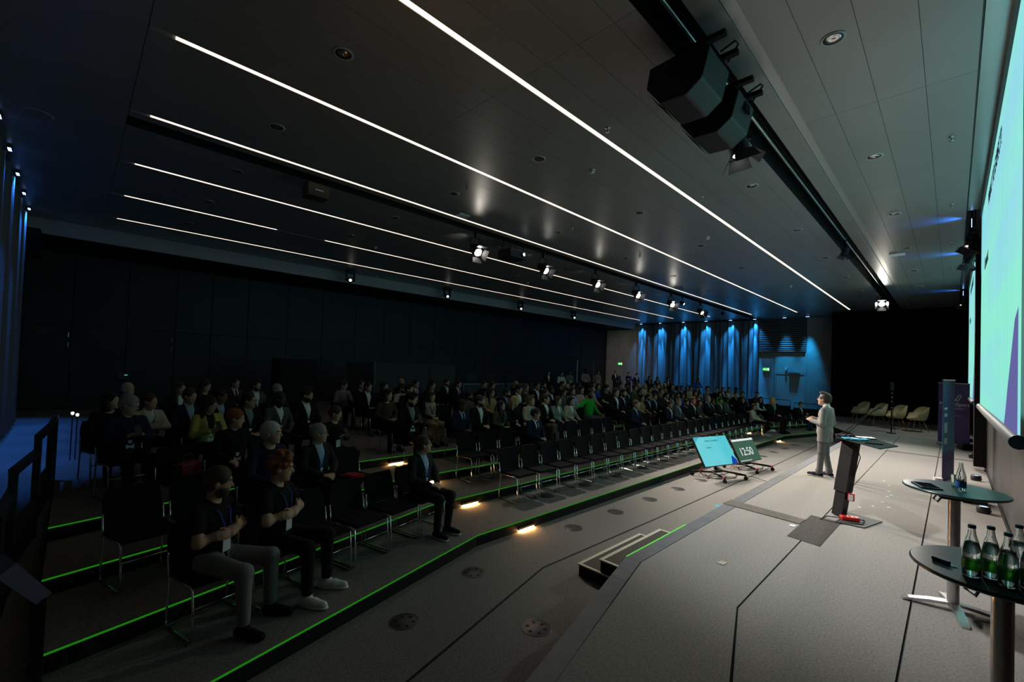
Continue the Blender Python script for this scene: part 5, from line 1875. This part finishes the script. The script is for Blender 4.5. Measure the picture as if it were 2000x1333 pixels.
def hair_field(style):
    """in head coordinates"""
    F = Field(0.02)
    if style == 'bald':
        F.ell((-0.035, 0, 0.0), (0.080, 0.081, 0.055))
        F.ell((0.09, 0, 0.0), (0.110, 0.2, 0.3), op=0)
        F.cut((0, 0, 1), 0.04)
        return F
    F.ell((-0.016, 0, 0.036), (0.104, 0.083, 0.098))
    F.ell((-0.045, 0, -0.005), (0.072, 0.080, 0.075))
    if style == 'curly':
        r = np.random.default_rng(4)
        for _ in range(60):
            v = nrm(r.normal(size=3))
            if v[2] < -0.25 or (v[0] > 0.45 and v[2] < 0.35):
                continue
            F.ell(np.array((-0.012, 0, 0.045)) + v * np.array((0.105, 0.088, 0.095)), (0.024, 0.024, 0.022))
    if style == 'quiff':
        F.ell((0.045, 0, 0.118), (0.052, 0.058, 0.028))
    if style in ('long', 'bob'):
        L = -0.30 if style == 'long' else -0.12
        for s in (-1, 1):
            F.cap((-0.02, 0.070 * s, 0.0), (0.005 if style == 'long' else 0.0, 0.082 * s, L), 0.034, 0.030)
        F.cap((-0.07, 0, 0.0), (-0.075, 0, L), 0.055, 0.05)
        if style == 'bob':
            F.cap((0.062, -0.05, 0.075), (0.062, 0.05, 0.075), 0.022)
    if style == 'bun':
        F.ell((-0.115, 0, 0.035), (0.035, 0.035, 0.035))
    # the face stays free
    F.ell((0.105, 0, -0.045), (0.085, 0.068, 0.115), op=0)
    F.ell((0.080, 0, -0.13), (0.13, 0.060, 0.10), op=0)
    if style in ('short', 'curly', 'quiff', 'bun'):
        F.cut((-0.35, 0, -0.94), 0.088)
        F.ell((0.02, 0.10, -0.04), (0.05, 0.04, 0.06), op=0)
        F.ell((0.02, -0.10, -0.04), (0.05, 0.04, 0.06), op=0)
    return F


def beard_field():
    F = Field(0.015)
    F.ell((0.032, 0, -0.062), (0.066, 0.061, 0.070))
    F.ell((0.075, 0, -0.048), (0.04, 0.030, 0.020), op=0)
    F.cut((0, 0, 1), -0.038)
    F.cap((0.086, -0.022, -0.062), (0.086, 0.022, -0.062), 0.012, op=0)
    F.cut((-1, 0, 0), 0.012)
    return F


CACHE = {}


def cached(key, fn):
    if key not in CACHE:
        CACHE[key] = fn()
    return CACHE[key]


def head_mesh(kind, style, vox=0.010):
    return cached((kind, style, vox), lambda: (hair_field(style) if kind == 'hair' else beard_field()).mesh(kind, vox))


def glasses_mesh():
    b = mb()
    for s in (-1, 1):
        b.tube([(0.103, 0.033 * s + 0.023 * math.cos(a), 0.004 + 0.017 * math.sin(a)) for a in np.linspace(0, 2 * PI, 14)[:-1]], 0.0022, 5, closed=True)
        b.tube([(0.103, 0.055 * s, 0.01), (0.06, 0.077 * s, 0.01), (0.0, 0.080 * s, 0.006)], 0.002, 5)
    b.tube([(0.103, -0.011, 0.006), (0.107, 0, 0.009), (0.103, 0.011, 0.006)], 0.002, 5)
    return b.mesh('glasses')


def eyes_mesh():
    b = mb()
    for s in (-1, 1):
        b.lathe([(0.0005, 0.0), (0.0042, -0.0008), (0.0055, -0.0022)], 10, M=Matrix.Translation((0.0897, 0.031 * s, 0.004)) @ Matrix.Rotation(R(90), 4, 'Y'), caps=False)
        b.tube([(0.091, 0.018 * s, 0.024), (0.094, 0.032 * s, 0.029), (0.083, 0.048 * s, 0.025)], 0.0035, 5)
    return b.mesh('eyes')


m_glasses = glasses_mesh()
m_eyes = eyes_mesh()


def lanyard_mesh(J, off):
    nb, h = J['nb'], J['pel'][2]
    b = mb()
    fx = J['chest'][0] + 0.112 + off
    for s in (-1, 1):
        pts = [(nb[0] - 0.045, 0.05 * s, nb[2] + 0.045), (nb[0] + 0.01, 0.068 * s, nb[2] + 0.035), (fx - 0.020, 0.060 * s, nb[2] - 0.075), (fx + 0.006, 0.036 * s, nb[2] - 0.17), (fx + 0.010, 0.004 * s, h + 0.185)]
        n = len(pts)
        vs, fs = [], []
        for p in pts:
            vs += [(p[0] + 0.003, p[1] - 0.007, p[2]), (p[0] + 0.003, p[1] + 0.007, p[2]), (p[0], p[1] + 0.007, p[2]), (p[0], p[1] - 0.007, p[2])]
        for i in range(n - 1):
            for q in range(4):
                a, c = i * 4 + q, i * 4 + (q + 1) % 4
                fs.append((a, c, c + 4, a + 4))
        b.add(vs, fs)
    lan = b.mesh('lanyard')
    bz = h + 0.185
    bd = mb().rbox(fx + 0.008, fx + 0.012, -0.045, 0.045, bz - 0.13, bz, 0.0015).mesh('badge')
    return lan, bd


def tie_mesh(J):
    nb, h = J['nb'], J['pel'][2]
    fx = J['chest'][0] + 0.120
    zs = [(nb[2] + 0.005, 0.018, fx - 0.045), (nb[2] - 0.03, 0.015, fx - 0.018), (nb[2] - 0.16, 0.026, fx + 0.010), (h + 0.14, 0.032, fx + 0.008), (h + 0.10, 0.002, fx + 0.008)]
    vs, fs = [], []
    for z, w, x in zs:
        vs += [(x + 0.012, -w, z), (x + 0.015, 0, z), (x + 0.012, w, z), (x - 0.02, w, z), (x - 0.02, -w, z)]
    for i in range(len(zs) - 1):
        for q in range(5):
            a, c = i * 5 + q, i * 5 + (q + 1) % 5
            fs.append((a, c, c + 5, a + 5))
    return mb().add(vs, fs).mesh('tie')


COLS = dict(black=(0.006, 0.006, 0.007), char=(0.018, 0.019, 0.021), navy=(0.009, 0.015, 0.042), blue=(0.02, 0.07, 0.32), royal=(0.02, 0.10, 0.65), lblue=(0.38, 0.54, 0.68), white=(0.80, 0.80, 0.78), cream=(0.55, 0.50, 0.38),
            beige=(0.45, 0.38, 0.26), tan=(0.38, 0.26, 0.13), brown=(0.07, 0.04, 0.025), grey=(0.20, 0.20, 0.20), dgrey=(0.085, 0.088, 0.09), green=(0.02, 0.36, 0.03), olive=(0.07, 0.075, 0.04), sage=(0.20, 0.26, 0.22), pink=(0.55, 0.33, 0.32), red=(0.45, 0.02, 0.03),
            wine=(0.10, 0.015, 0.02), teal=(0.05, 0.26, 0.27), yellow=(0.42, 0.36, 0.09), jeans=(0.03, 0.05, 0.11), lgrey=(0.22, 0.212, 0.205), mgrey=(0.15, 0.147, 0.145), khaki=(0.42, 0.36, 0.25),
            hblack=(0.010, 0.008, 0.007), hbrown=(0.045, 0.024, 0.013), hlight=(0.16, 0.09, 0.04), hblond=(0.45, 0.32, 0.13), hred=(0.22, 0.065, 0.02), hgrey=(0.26, 0.25, 0.24), hwhite=(0.5, 0.48, 0.45),
            sk1=(0.60, 0.36, 0.25), sk2=(0.50, 0.28, 0.18), sk3=(0.26, 0.135, 0.08), sk4=(0.09, 0.045, 0.028))


def cm(c):
    if c[0] == 'h' and c in COLS:
        return mat('hair_' + c, COLS[c], 0.6, noise=(60, 0.3, 2))
    if c.startswith('sk'):
        return mat('skin_' + c, COLS[c], 0.5, noise=(30, 0.06, 2))
    return mat('cloth_' + c, COLS[c], 0.85, spec=0.25, noise=(70, 0.12, 2))


def person(loc, rz, label, pose='lap', top='suit', tc='black', sc='white', bc='black', hs='short', hc='hbrown', sk='sk1', yaw=0.0, pitch=0.0, extra='', shoe='black', sole=None, scale=1.0, vox=0.0135, group='seated audience', grip=0.0, lc='navy', tie='navy'):
    yq, pq = round(yaw / 12) * 12, round(pitch / 8) * 8
    key = (pose, yq, pq, vox, grip)

    def sk_():
        J = skeleton(pose, R(yq), R(pq))
        J['grip'] = grip
        return J
    J = cached(('J',) + key, sk_)
    jk = (pose, vox)
    b = link('person', cached(('body',) + key, lambda: body_field(J).mesh('person', vox)), cm(sk), None, loc, (0, 0, rz), (scale, scale, scale))
    tag(b, label, 'person', group)
    cv = vox * 1.1
    if top == 'suit':
        link('jacket', cached(('jacket',) + jk, lambda: jacket_field(J, 0.020, long=pose == 'standtalk').mesh('jacket', cv)), cm(tc), b)
        link('shirt', cached(('shirt',) + jk, lambda: shirt_field(J).mesh('shirt', cv)), cm(sc), b)
    elif top == 'vest':
        link('shirt', cached(('sweater',) + jk, lambda: jacket_field(J, 0.012, opening=False).mesh('shirt', cv)), cm(sc), b)
        link('vest', cached(('vest',) + jk, lambda: jacket_field(J, 0.022, sleeves='none', opening=False).mesh('vest', cv)), cm(tc), b)
    elif top == 'tee':
        link('shirt', cached(('tee',) + jk, lambda: jacket_field(J, 0.014, sleeves='short', opening=False).mesh('shirt', cv)), cm(tc), b)
    else:
        link('sweater', cached(('sweater',) + jk, lambda: jacket_field(J, 0.012, opening=False).mesh('sweater', cv)), cm(tc), b)
    link('trousers', cached(('trousers',) + jk, lambda: trousers_field(J).mesh('trousers', cv)), cm(bc), b)
    for n in 'LR':
        s = link('shoe', cached(('shoe', n) + jk, lambda: shoe_field(J, n).mesh('shoe', cv)), cm(shoe), b)
        if sole:
            link('sole', cached(('sole', n) + jk, lambda: sole_field(J, n).mesh('sole', cv * 0.8)), cm(sole), s)
    hd, hr = tuple(J['head']), (0, R(pq), R(yq))
    hv = 0.010 if vox > 0.01 else 0.007
    HS = (1.07, 1.07, 1.07)
    link('hair', head_mesh('hair', hs, hv), cm(hc), b, hd, hr, HS)
    if 'beard' in extra:
        link('beard', head_mesh('beard', '', hv), cm(hc if hc not in ('hwhite',) else 'hgrey'), b, hd, hr, HS)
    if 'glasses' in extra:
        link('glasses', m_glasses, SATIN, b, hd, hr, HS)
    if vox < 0.01 or 'eyes' in extra:
        link('eyes', m_eyes, cm('hblack'), b, hd, hr, HS)
    if 'tie' in extra:
        link('tie', cached(('tie',) + jk, lambda: tie_mesh(J)), cm(tie), b)
    if 'lanyard' in extra:
        lm = cached(('lan', top == 'suit') + jk, lambda: lanyard_mesh(J, 0.012 if top == 'suit' else 0.030))
        q = link('lanyard', lm[0], cm(lc), b)
        link('badge', lm[1], mat('badge_card', (0.7, 0.72, 0.74), 0.45), q)
    return b

# ================================================================== the audience
# row, y, head height above its tier, garment, colour, shirt, trousers, hair, hair colour, skin tone, pose, extras
AUD = """
1 0.94 1.22 tee black - lgrey short hbrown sk2 cross beard,lanyard
1 1.50 1.24 tee black - black curly hred sk1 cross lanyard
1 3.54 1.18 suit char lblue char short hbrown sk1 lap glasses,lanyard
1 18.61 1.08 suit cream teal black long hbrown sk2 legcross lanyard
1 20.31 1.28 suit black teal black long hblond sk1 lap lanyard
1 22.41 1.08 suit black white jeans short hbrown sk1 lap glasses,lanyard
2 1.74 1.26 sweater navy - brown short hwhite sk1 lap -
2 2.38 1.18 suit char lblue black short hgrey sk1 lap glasses,lanyard
2 7.21 1.15 suit navy white navy short hblack sk2 lap tie
2 11.55 1.19 suit navy lblue navy short hlight sk1 lap tie,lanyard
2 13.71 1.10 suit navy white khaki short hbrown sk2 lap -
2 14.35 1.14 suit dgrey lblue black quiff hgrey sk1 lap lanyard
2 14.96 1.12 sweater black - black short hblack sk2 lap beard
2 15.50 1.17 suit black white black short hlight sk1 lap lanyard
2 16.08 1.08 sweater olive - black long hblack sk2 lap lanyard
2 16.85 1.19 suit black lblue black short hgrey sk1 lap tie
2 17.31 1.08 suit char lblue black short hblack sk3 lap tie
2 18.06 1.08 suit char white char short hblack sk2 lap lanyard
2 18.79 1.08 suit dgrey sage dgrey short hblack sk4 lap -
2 20.25 1.08 suit black black black long hbrown sk1 lap lanyard
2 21.49 1.08 vest black white black long hbrown sk1 lap -
3 1.59 1.18 suit black black black short hred sk1 thigh lanyard
3 3.14 1.13 sweater black - black short hbrown sk1 phone lanyard
3 4.72 1.30 suit black sage black quiff hblack sk1 phone beard,lanyard
3 6.00 1.13 suit navy lblue navy short hblack sk4 lap tie,lanyard
3 6.50 1.21 suit black white black short hbrown sk1 lap beard
3 7.17 1.08 suit olive navy black long hblack sk1 lap lanyard
3 7.63 1.17 suit black black black long hblond sk1 thigh lanyard
3 8.20 1.16 suit beige lblue khaki quiff hlight sk1 lap -
3 8.77 1.19 suit black white black short hbrown sk1 lap lanyard
3 9.28 1.13 suit sage white black long hbrown sk1 thigh lanyard
3 9.85 1.11 suit beige white jeans bob hblack sk1 thigh lanyard
3 10.75 1.30 sweater green - dgrey short hblack sk3 reach beard,glasses
3 12.15 1.30 suit black white black long hbrown sk1 lap -
3 12.62 1.27 suit black white black short hblack sk2 lap beard,tie
3 13.83 1.08 tee tan - brown long hblack sk2 thigh -
3 14.29 1.09 suit black lblue black short hblack sk2 lap beard,lanyard
3 14.75 1.10 suit black lblue black short hbrown sk1 lap -
3 15.21 1.28 sweater char - black short hbrown sk2 lap -
3 15.67 1.12 suit navy white navy short hblack sk2 lap -
3 16.13 1.08 suit char lblue black short hblack sk3 lap glasses
3 16.59 1.10 sweater char - black quiff hblack sk2 lap beard
3 17.05 1.08 sweater blue - black long hblack sk2 lap -
3 18.23 1.16 sweater red - black long hblack sk2 lap -
3 18.69 1.08 sweater lgrey - black short hblack sk2 lap -
3 19.50 1.30 sweater dgrey - black short hblack sk2 lap glasses
3 20.46 1.08 sweater green - black bob hblack sk2 lap -
3 20.92 1.09 suit black lblue black short hbrown sk1 lap -
3 21.55 1.09 suit black lblue black short hbrown sk1 lap tie,lanyard
3 22.07 1.09 suit black white black short hblack sk2 lap -
3 23.19 1.08 sweater brown - black short hblack sk2 lap -
4 0.54 1.18 suit navy navy black short hgrey sk1 phone glasses,lanyard
4 1.48 1.13 suit yellow black black long hblack sk2 phone lanyard
4 2.04 1.16 suit black sage black short hblack sk2 lap glasses,lanyard
4 2.54 1.16 suit dgrey white black short hblack sk4 lap lanyard,beard
4 3.04 1.21 suit black white black quiff hblack sk2 lap beard,lanyard
4 4.79 1.16 sweater brown - black bob hblack sk1 lap -
4 5.91 1.10 vest beige black khaki bob hbrown sk1 lap lanyard
4 7.06 1.08 sweater olive - black short hblack sk3 lap beard
4 7.79 1.15 sweater tan - black long hblack sk2 lap -
4 8.38 1.13 suit navy lblue navy short hblack sk2 lap beard,tie
4 8.84 1.23 suit black white black short hblack sk1 phone -
4 10.00 1.10 sweater brown - black long hbrown sk2 lap -
4 10.85 1.08 sweater dgrey - black short hblack sk2 lap -
4 11.31 1.12 sweater lblue - black bob hbrown sk1 lap -
4 11.77 1.16 sweater pink - black bob hblack sk2 lap -
4 12.36 1.21 sweater cream - black short hblack sk2 thigh lanyard
4 13.27 1.20 tee black - black short hblack sk1 lap -
4 14.75 1.08 suit char white char short hblack sk4 lap tie
4 15.21 1.19 sweater olive - black short hblack sk2 lap -
4 15.67 1.08 suit black lblue black short hbrown sk1 lap -
4 16.41 1.10 sweater tan - black short hbrown sk2 lap -
4 17.05 1.24 suit navy white navy short hbrown sk1 lap -
4 17.70 1.08 suit black cream black short hblack sk2 lap -
4 18.39 1.20 sweater black - black bob hblack sk2 lap -
4 18.85 1.13 suit grey white black short hblack sk4 lap -
4 19.31 1.13 suit black white black short hblack sk3 lap -
4 20.08 1.12 sweater beige - black short hbrown sk1 lap -
4 20.54 1.10 sweater black - black long hblack sk2 lap -
4 21.93 1.08 sweater black - black short hblack sk1 lap -
4 22.39 1.08 suit black white black bob hblack sk1 lap -
4 22.85 1.08 sweater white - black short hblack sk2 lap tie
4 23.40 1.08 sweater white - black short hblack sk4 lap -
5 0.40 1.15 sweater black - black bob hblack sk1 lap -
5 0.86 1.12 suit cream white black bun hbrown sk1 cross lanyard
5 1.39 1.18 suit navy lblue black short hbrown sk1 lap lanyard
5 1.85 1.16 suit black lblue black short hblack sk3 lap lanyard
5 5.98 1.19 suit black white black quiff hblack sk1 lap -
5 8.53 1.08 suit black white black bob hblack sk2 lap tie
5 10.27 1.18 sweater brown - black long hlight sk1 lap -
5 10.78 1.24 suit black white black short hblack sk2 lap glasses
5 11.53 1.08 suit black white black short hblack sk3 lap beard
5 12.39 1.19 sweater black - black bald hblack sk2 lap beard
5 13.05 1.21 sweater wine - black short hblack sk3 lap -
5 14.33 1.18 sweater blue - black long hblack sk2 lap -
5 15.92 1.20 sweater char - black short hblack sk2 lap -
5 16.44 1.18 suit black white black short hblack sk3 lap -
5 17.42 1.19 sweater black - black bald hbrown sk1 lap -
5 17.96 1.17 suit cream white black long hblond sk1 lap -
5 18.81 1.16 suit black white black short hbrown sk2 lap -
5 19.85 1.20 sweater brown - black bald hgrey sk1 lap -
5 21.41 1.11 sweater navy - black bob hblack sk1 lap -
6 3.21 1.16 sweater char - black short hgrey sk1 lap -
6 5.42 1.19 suit black white black short hblack sk1 lap -
6 5.88 1.19 sweater black - black long hblack sk1 lap -
6 6.42 1.14 sweater beige - black short hblack sk2 lap beard
6 7.39 1.22 suit black white black long hblack sk1 lap -
6 9.77 1.20 suit black black black long hbrown sk1 phone -
6 12.37 1.17 suit char white black short hblack sk1 lap beard
6 13.42 1.20 suit black lblue black short hblack sk2 lap -
6 14.11 1.15 suit char lblue black short hblack sk2 lap -
6 15.56 1.19 suit tan white black short hbrown sk1 lap -
6 21.03 1.12 sweater char - black bald hlight sk1 lap -
7 0.74 1.18 suit navy lblue black bald hgrey sk1 lap -
7 1.55 1.17 suit black white black long hbrown sk1 lap -
7 2.01 1.21 sweater black - black long hbrown sk1 phone lanyard
7 3.06 1.19 suit dgrey white black quiff hbrown sk1 lap beard
7 5.25 1.18 sweater lgrey - black short hbrown sk1 phone -
7 5.75 1.18 sweater black - black short hbrown sk1 lap -
7 7.54 1.20 suit navy white navy short hblack sk1 lap tie
7 9.20 1.18 suit black white black short hblack sk1 lap tie
7 10.34 1.17 sweater black - black short hbrown sk1 lap -
7 11.96 1.18 suit black white black bald hbrown sk2 lap -
7 18.17 1.16 sweater brown - black bald hlight sk1 lap -
8 2.86 1.19 suit brown white black short hblack sk1 lap tie,lanyard
8 7.66 1.19 sweater black - black bald hblack sk2 lap -
8 9.49 1.17 suit black white black short hblack sk1 lap beard,lanyard
"""

CNAME = dict(black='black', char='charcoal', navy='navy', blue='blue', royal='bright blue', lblue='light blue', white='white', cream='cream', beige='beige', tan='tan', brown='brown', grey='grey', dgrey='dark grey', green='bright green',
             olive='olive', sage='grey-green', pink='pink', red='red', wine='wine red', teal='teal', yellow='yellow-green', jeans='denim', lgrey='pale grey', khaki='sand')
PNAME = dict(lap='', cross=', arms folded', phone=', holding a phone', thigh=', hands on thighs', legcross=', legs crossed', reach=', arm stretched out')
ROT = math.atan(BEND)
SEAT = 0.83


def seat_pose(k, y):
    yn, yf = 4.0 - 0.05 * (k - 1), 19.6 + 0.05 * (k - 1)
    rz = ROT if y < yn else (-ROT if y > yf else 0.0)
    return (edge(k, y) - SEAT, y, ZT[min(k, 4)]), rz


def row_name(k):
    return 'front' if k == 1 else ORD[k]


seats = {}                                   # row -> list of [y, person fields or None]
for ln in AUD.strip().splitlines():
    f = ln.split()
    seats.setdefault(int(f[0]), []).append([float(f[1]), f])


def fill(k, y0, y1, step):
    y = y0
    while y <= y1:
        if all(abs(y - s[0]) > 0.515 for s in seats[k]):
            seats[k].append([y, None])
        y += step


for y in (1.97, 2.50, 3.02):
    seats[1].append([y, None])
seats[2].append([3.02, None])
seats[3].append([1.06, None])
fill(1, 5.63, 18.1, 0.56)
for k in (2, 3, 4):
    fill(k, 0.55, 3.3, 0.53)
    fill(k, 5.5, 18.4, 0.14)
for k in (1, 2):
    fill(k, 20.3, 23.3, 0.13)

PH_CASE = mat('phone_case', (0.015, 0.015, 0.018), 0.3)
PH_SCR = emis('phone_glow', (0.5, 0.6, 0.7), 0.10)
PAPER = mat('white_paper', (0.72, 0.72, 0.72), 0.7)
m_phone = mb().rbox(-0.005, 0.005, -0.037, 0.037, -0.075, 0.075, 0.003).mesh('case')
m_phs = mb().box(-0.0062, -0.0053, -0.033, 0.033, -0.068, 0.068).mesh('screen')


def held(name, loc, rz, sc, at, rot, label, cat, parts):
    e = empty(name)
    M = Matrix.Translation(loc) @ Matrix.Rotation(rz, 4, 'Z') @ Matrix.Scale(sc, 4) @ Matrix.Translation(at) @ Euler(rot).to_matrix().to_4x4()
    e.matrix_world = M
    tag(e, label, cat)
    for n, me, m in parts:
        link(n, me, m, e)
    return e


HERO = {(1, 0), (1, 1), (2, 0), (2, 1), (3, 0), (3, 1)}
for k in sorted(seats):
    seats[k].sort(key=lambda s: s[0])
    np_ = 0
    for q, (y, f) in enumerate(seats[k]):
        loc, rz = seat_pose(k, y)
        where = '%s row, %s from left' % (row_name(k), ORD[q + 1])
        chair(loc[0], loc[1], loc[2], rz, ('empty black chair with chrome frame, ' if f is None else 'occupied black chair with chrome frame, ') + where)
        if f is None:
            continue
        h, top, tc, sc, bc, hs, hc, sk, pose, ex = float(f[2]), *f[3:12]
        ex = ex.replace(',', ' ')
        tgt = math.atan2(10.8 - y, -1.4 - loc[0]) - rz - (R(24) if (k == 1 and y < 2) else 0)
        yaw = max(-50.0, min(50.0, math.degrees(tgt)))
        rr = random.Random(int(k * 1000 + y * 100))
        yaw += rr.uniform(-10, 10)
        pitch = 20 if pose == 'phone' else rr.choice((-8, 0, 0, 0, 8))
        hero = k <= 2 and y < 4.0
        g = {'suit': 'jacket', 'tee': 'short-sleeved top', 'sweater': 'top', 'vest': 'waistcoat'}[top]
        lab = 'person in %s %s' % (CNAME[tc], g)
        if sc != '-' and sc != tc:
            lab += ' and %s shirt' % CNAME[sc]
        if 'tie' in ex:
            lab += ' with tie'
        lab += PNAME[pose] + ', ' + '%s row, %s from left' % (row_name(k), ORD[np_ + 1])
        s = h / 1.205
        white = (k == 1 and 1.3 < y < 1.6) or pose == 'legcross'
        pz = rz + R(24) if (k == 1 and y < 2) else rz
        person(loc, pz, lab, pose, top, tc, sc if sc != '-' else 'white', bc, hs, hc, sk, yaw, pitch, ex, 'white' if white else 'black', 'white' if (white or (k == 1 and 3 < y < 4) or (k == 1 and y > 22)) else None,
               s, 0.0085 if hero else 0.0135, tie=('pink' if (k == 7 and top == 'suit' and tc == 'navy') else 'wine' if hs == 'bob' else 'navy'), lc='blue' if k < 3 else 'black')
        if pose == 'phone':
            held('smartphone', loc, rz, s, (0.325, 0.0, HIP['sit'] + 0.34), (0, R(-38), 0), 'dark smartphone held by the person in %s %s, %s row' % (CNAME[tc], g, row_name(k)) + (', near aisle' if y > 4.2 else ''), 'phone', (('case', m_phone, PH_CASE), ('screen', m_phs, PH_SCR)))
        np_ += 1


def lap_paper(k, y, label):
    loc, rz = seat_pose(k, y)
    e = empty('paper_sheets', (loc[0] + 0.36 * math.cos(rz), loc[1] + 0.36 * math.sin(rz), loc[2] + 0.665), rz + 0.4)
    tag(e, label, 'papers')
    for q in range(2):
        b = mb()
        b.add([(-0.10, -0.075, 0.004 * q), (0.10, -0.075, 0.02 + 0.004 * q), (0.10, 0.075, 0.02 + 0.004 * q), (-0.10, 0.075, 0.004 * q), (-0.10, -0.075, 0.003 + 0.004 * q), (0.10, -0.075, 0.023 + 0.004 * q), (0.10, 0.075, 0.023 + 0.004 * q), (-0.10, 0.075, 0.003 + 0.004 * q)],
              [(3, 2, 1, 0), (4, 5, 6, 7), (0, 1, 5, 4), (1, 2, 6, 5), (2, 3, 7, 6), (3, 0, 4, 7)])
        b.build('sheet', PAPER, e, rot=(0, 0, 0.12 * q))


lap_paper(4, 3.02, 'white papers on the lap of the last person before the aisle, fourth row')
lap_paper(4, 4.79, 'white papers on a lap just past the near aisle, fourth row')
# bags and clothes left on seats
loc, rz = seat_pose(2, 7.75)
e = empty('backpack', (loc[0] + 0.03, loc[1], loc[2] + 0.476), rz + 0.3)
tag(e, 'dark brown backpack on the seat next to the navy suit, second row', 'backpack')
BAG = mat('brown_bag', (0.045, 0.032, 0.022), 0.8, noise=(30, 0.3, 3))
mb().rbox(-0.11, 0.11, -0.15, 0.15, 0.0, 0.42, 0.05).build('main_pouch', BAG, e)
mb().rbox(0.111, 0.16, -0.11, 0.11, 0.03, 0.24, 0.02).build('front_pocket', BAG, e)
mb().tube([(0.0, -0.03, 0.41), (0.0, -0.03, 0.46), (0.0, 0.03, 0.46), (0.0, 0.03, 0.41)], 0.01, 6).build('handle', BLACK, e)
loc, rz = seat_pose(2, 3.02)
e = empty('red_jacket', (loc[0] + 0.02, loc[1] - 0.05, loc[2] + 0.476), rz)
tag(e, 'red cloth folded on an empty seat in the second row', 'cloth')
mb().rbox(-0.12, 0.16, -0.15, 0.10, 0.0, 0.035, 0.012).build('fold', mat('red_cloth', (0.40, 0.015, 0.02), 0.85), e)
mb().rbox(-0.06, 0.17, -0.14, 0.02, 0.0355, 0.06, 0.01).build('fold', mat('red_cloth', (0.40, 0.015, 0.02), 0.85), e)
loc, rz = seat_pose(2, 19.18)
e = empty('tote_bag', (loc[0] + 0.2, loc[1] - 0.02, loc[2]), 0.4)
tag(e, 'green tote bag standing at the end of the second row', 'bag')
mb().rbox(-0.05, 0.05, -0.15, 0.15, 0.0, 0.40, 0.02).build('body', mat('green_bag', (0.02, 0.28, 0.10), 0.7), e)
mb().tube([(0, -0.08, 0.39), (0, -0.06, 0.55), (0, 0.06, 0.55), (0, 0.08, 0.39)], 0.008, 6).build('handle', mat('green_bag', (0.02, 0.28, 0.10), 0.7), e)

# people standing at the back
ST = [(-15.5, 18.26, 0.97, 'standside', 'suit', 'black', 'white', 'black', 'long', 'hblack', 'sk1', ''),
      (-15.5, 19.41, 0.95, 'standfront', 'sweater', 'white', 'white', 'black', 'long', 'hbrown', 'sk1', ''),
      (-15.5, 20.16, 1.0, 'standside', 'sweater', 'sage', 'white', 'black', 'short', 'hblack', 'sk3', 'lanyard'),
      (-15.5, 21.70, 1.08, 'standfront', 'sweater', 'pink', 'white', 'black', 'short', 'hblack', 'sk4', 'lanyard'),
      (-15.5, 22.99, 1.03, 'standside', 'vest', 'beige', 'tan', 'black', 'short', 'hbrown', 'sk1', 'lanyard'),
      (-17.98, 28.95, 1.02, 'standfront', 'suit', 'black', 'white', 'black', 'short', 'hbrown', 'sk2', ''),
      (-16.81, 28.9, 0.98, 'standcross', 'suit', 'navy', 'navy', 'black', 'short', 'hblack', 'sk1', 'lanyard'),
      (-16.06, 28.7, 0.94, 'standside', 'suit', 'navy', 'white', 'black', 'curly', 'hblack', 'sk1', 'lanyard'),
      (-13.4, 25.5, 0.89, 'standside', 'suit', 'black', 'white', 'black', 'long', 'hblack', 'sk1', ''),
      (-12.85, 25.5, 0.88, 'standfront', 'suit', 'navy', 'white', 'black', 'bob', 'hblack', 'sk1', ''),
      (-12.18, 25.5, 0.88, 'standside', 'suit', 'black', 'white', 'black', 'long', 'hblack', 'sk2', ''),
      (-10.37, 25.5, 0.90, 'standcross', 'sweater', 'royal', 'white', 'black', 'long', 'hblack', 'sk2', '')]
for q, (x, y, s, pose, top, tc, sc, bc, hs, hc, sk, ex) in enumerate(ST):
    g = {'suit': 'jacket', 'sweater': 'top', 'vest': 'waistcoat'}[top]
    rz = math.atan2(9 - y, -x) * 0.6
    lab = 'person standing at the back in %s %s%s, %s from left' % (CNAME[tc], g, ', arms folded' if pose == 'standcross' else '', ORD[q + 1])
    person((x, y, 0.6), rz, lab, pose, top, tc, sc, bc, hs, hc, sk, 0, 0, ex, 'black', None, s, 0.0135, 'standing audience')

# ------------------------------------------------------------------ the speaker
SPK = (-1.84, 10.96, ZS)
SRZ = R(170)
person(SPK, SRZ, 'person in light grey suit and white shirt talking on stage beside the lectern', 'standtalk', 'suit', 'lgrey', 'white', 'mgrey', 'quiff', 'hbrown', 'sk1', 0, -8, 'glasses', 'navy', 'cream', 1.0, 0.007, 'speaker', grip=0.35)
m_cl = mb().rbox(-0.014, 0.014, -0.012, 0.012, -0.045, 0.05, 0.005).mesh('case')
m_cb = mb().lathe([(0.006, 0.0), (0.006, 0.003)], 10, M=Matrix.Translation((-0.0145, 0, 0.02)) @ Matrix.Rotation(R(-90), 4, 'Y')).mesh('button')
held('presentation_remote', SPK, SRZ, 1.0, (0.315, 0.01, HIP['stand'] + 0.285), (0, R(20), 0), 'small black presentation remote in the hands of the speaker', 'remote', (('case', m_cl, BLACK), ('button', m_cb, mat('yellow_button', (0.7, 0.5, 0.05), 0.4))))
loc, rz = seat_pose(3, 1.06)
e = empty('red_handbag', (loc[0] + 0.02, loc[1], loc[2] + 0.476), rz + 0.5)
tag(e, 'dark red handbag on an empty seat in the third row', 'bag')
mb().rbox(-0.07, 0.07, -0.16, 0.16, 0.0, 0.21, 0.03).build('body', mat('dark_red_leather', (0.16, 0.008, 0.012), 0.5), e)
mb().tube([(0, -0.09, 0.20), (0, -0.06, 0.30), (0, 0.06, 0.30), (0, 0.09, 0.20)], 0.008, 6).build('handle', mat('dark_red_leather', (0.16, 0.008, 0.012), 0.5), e)
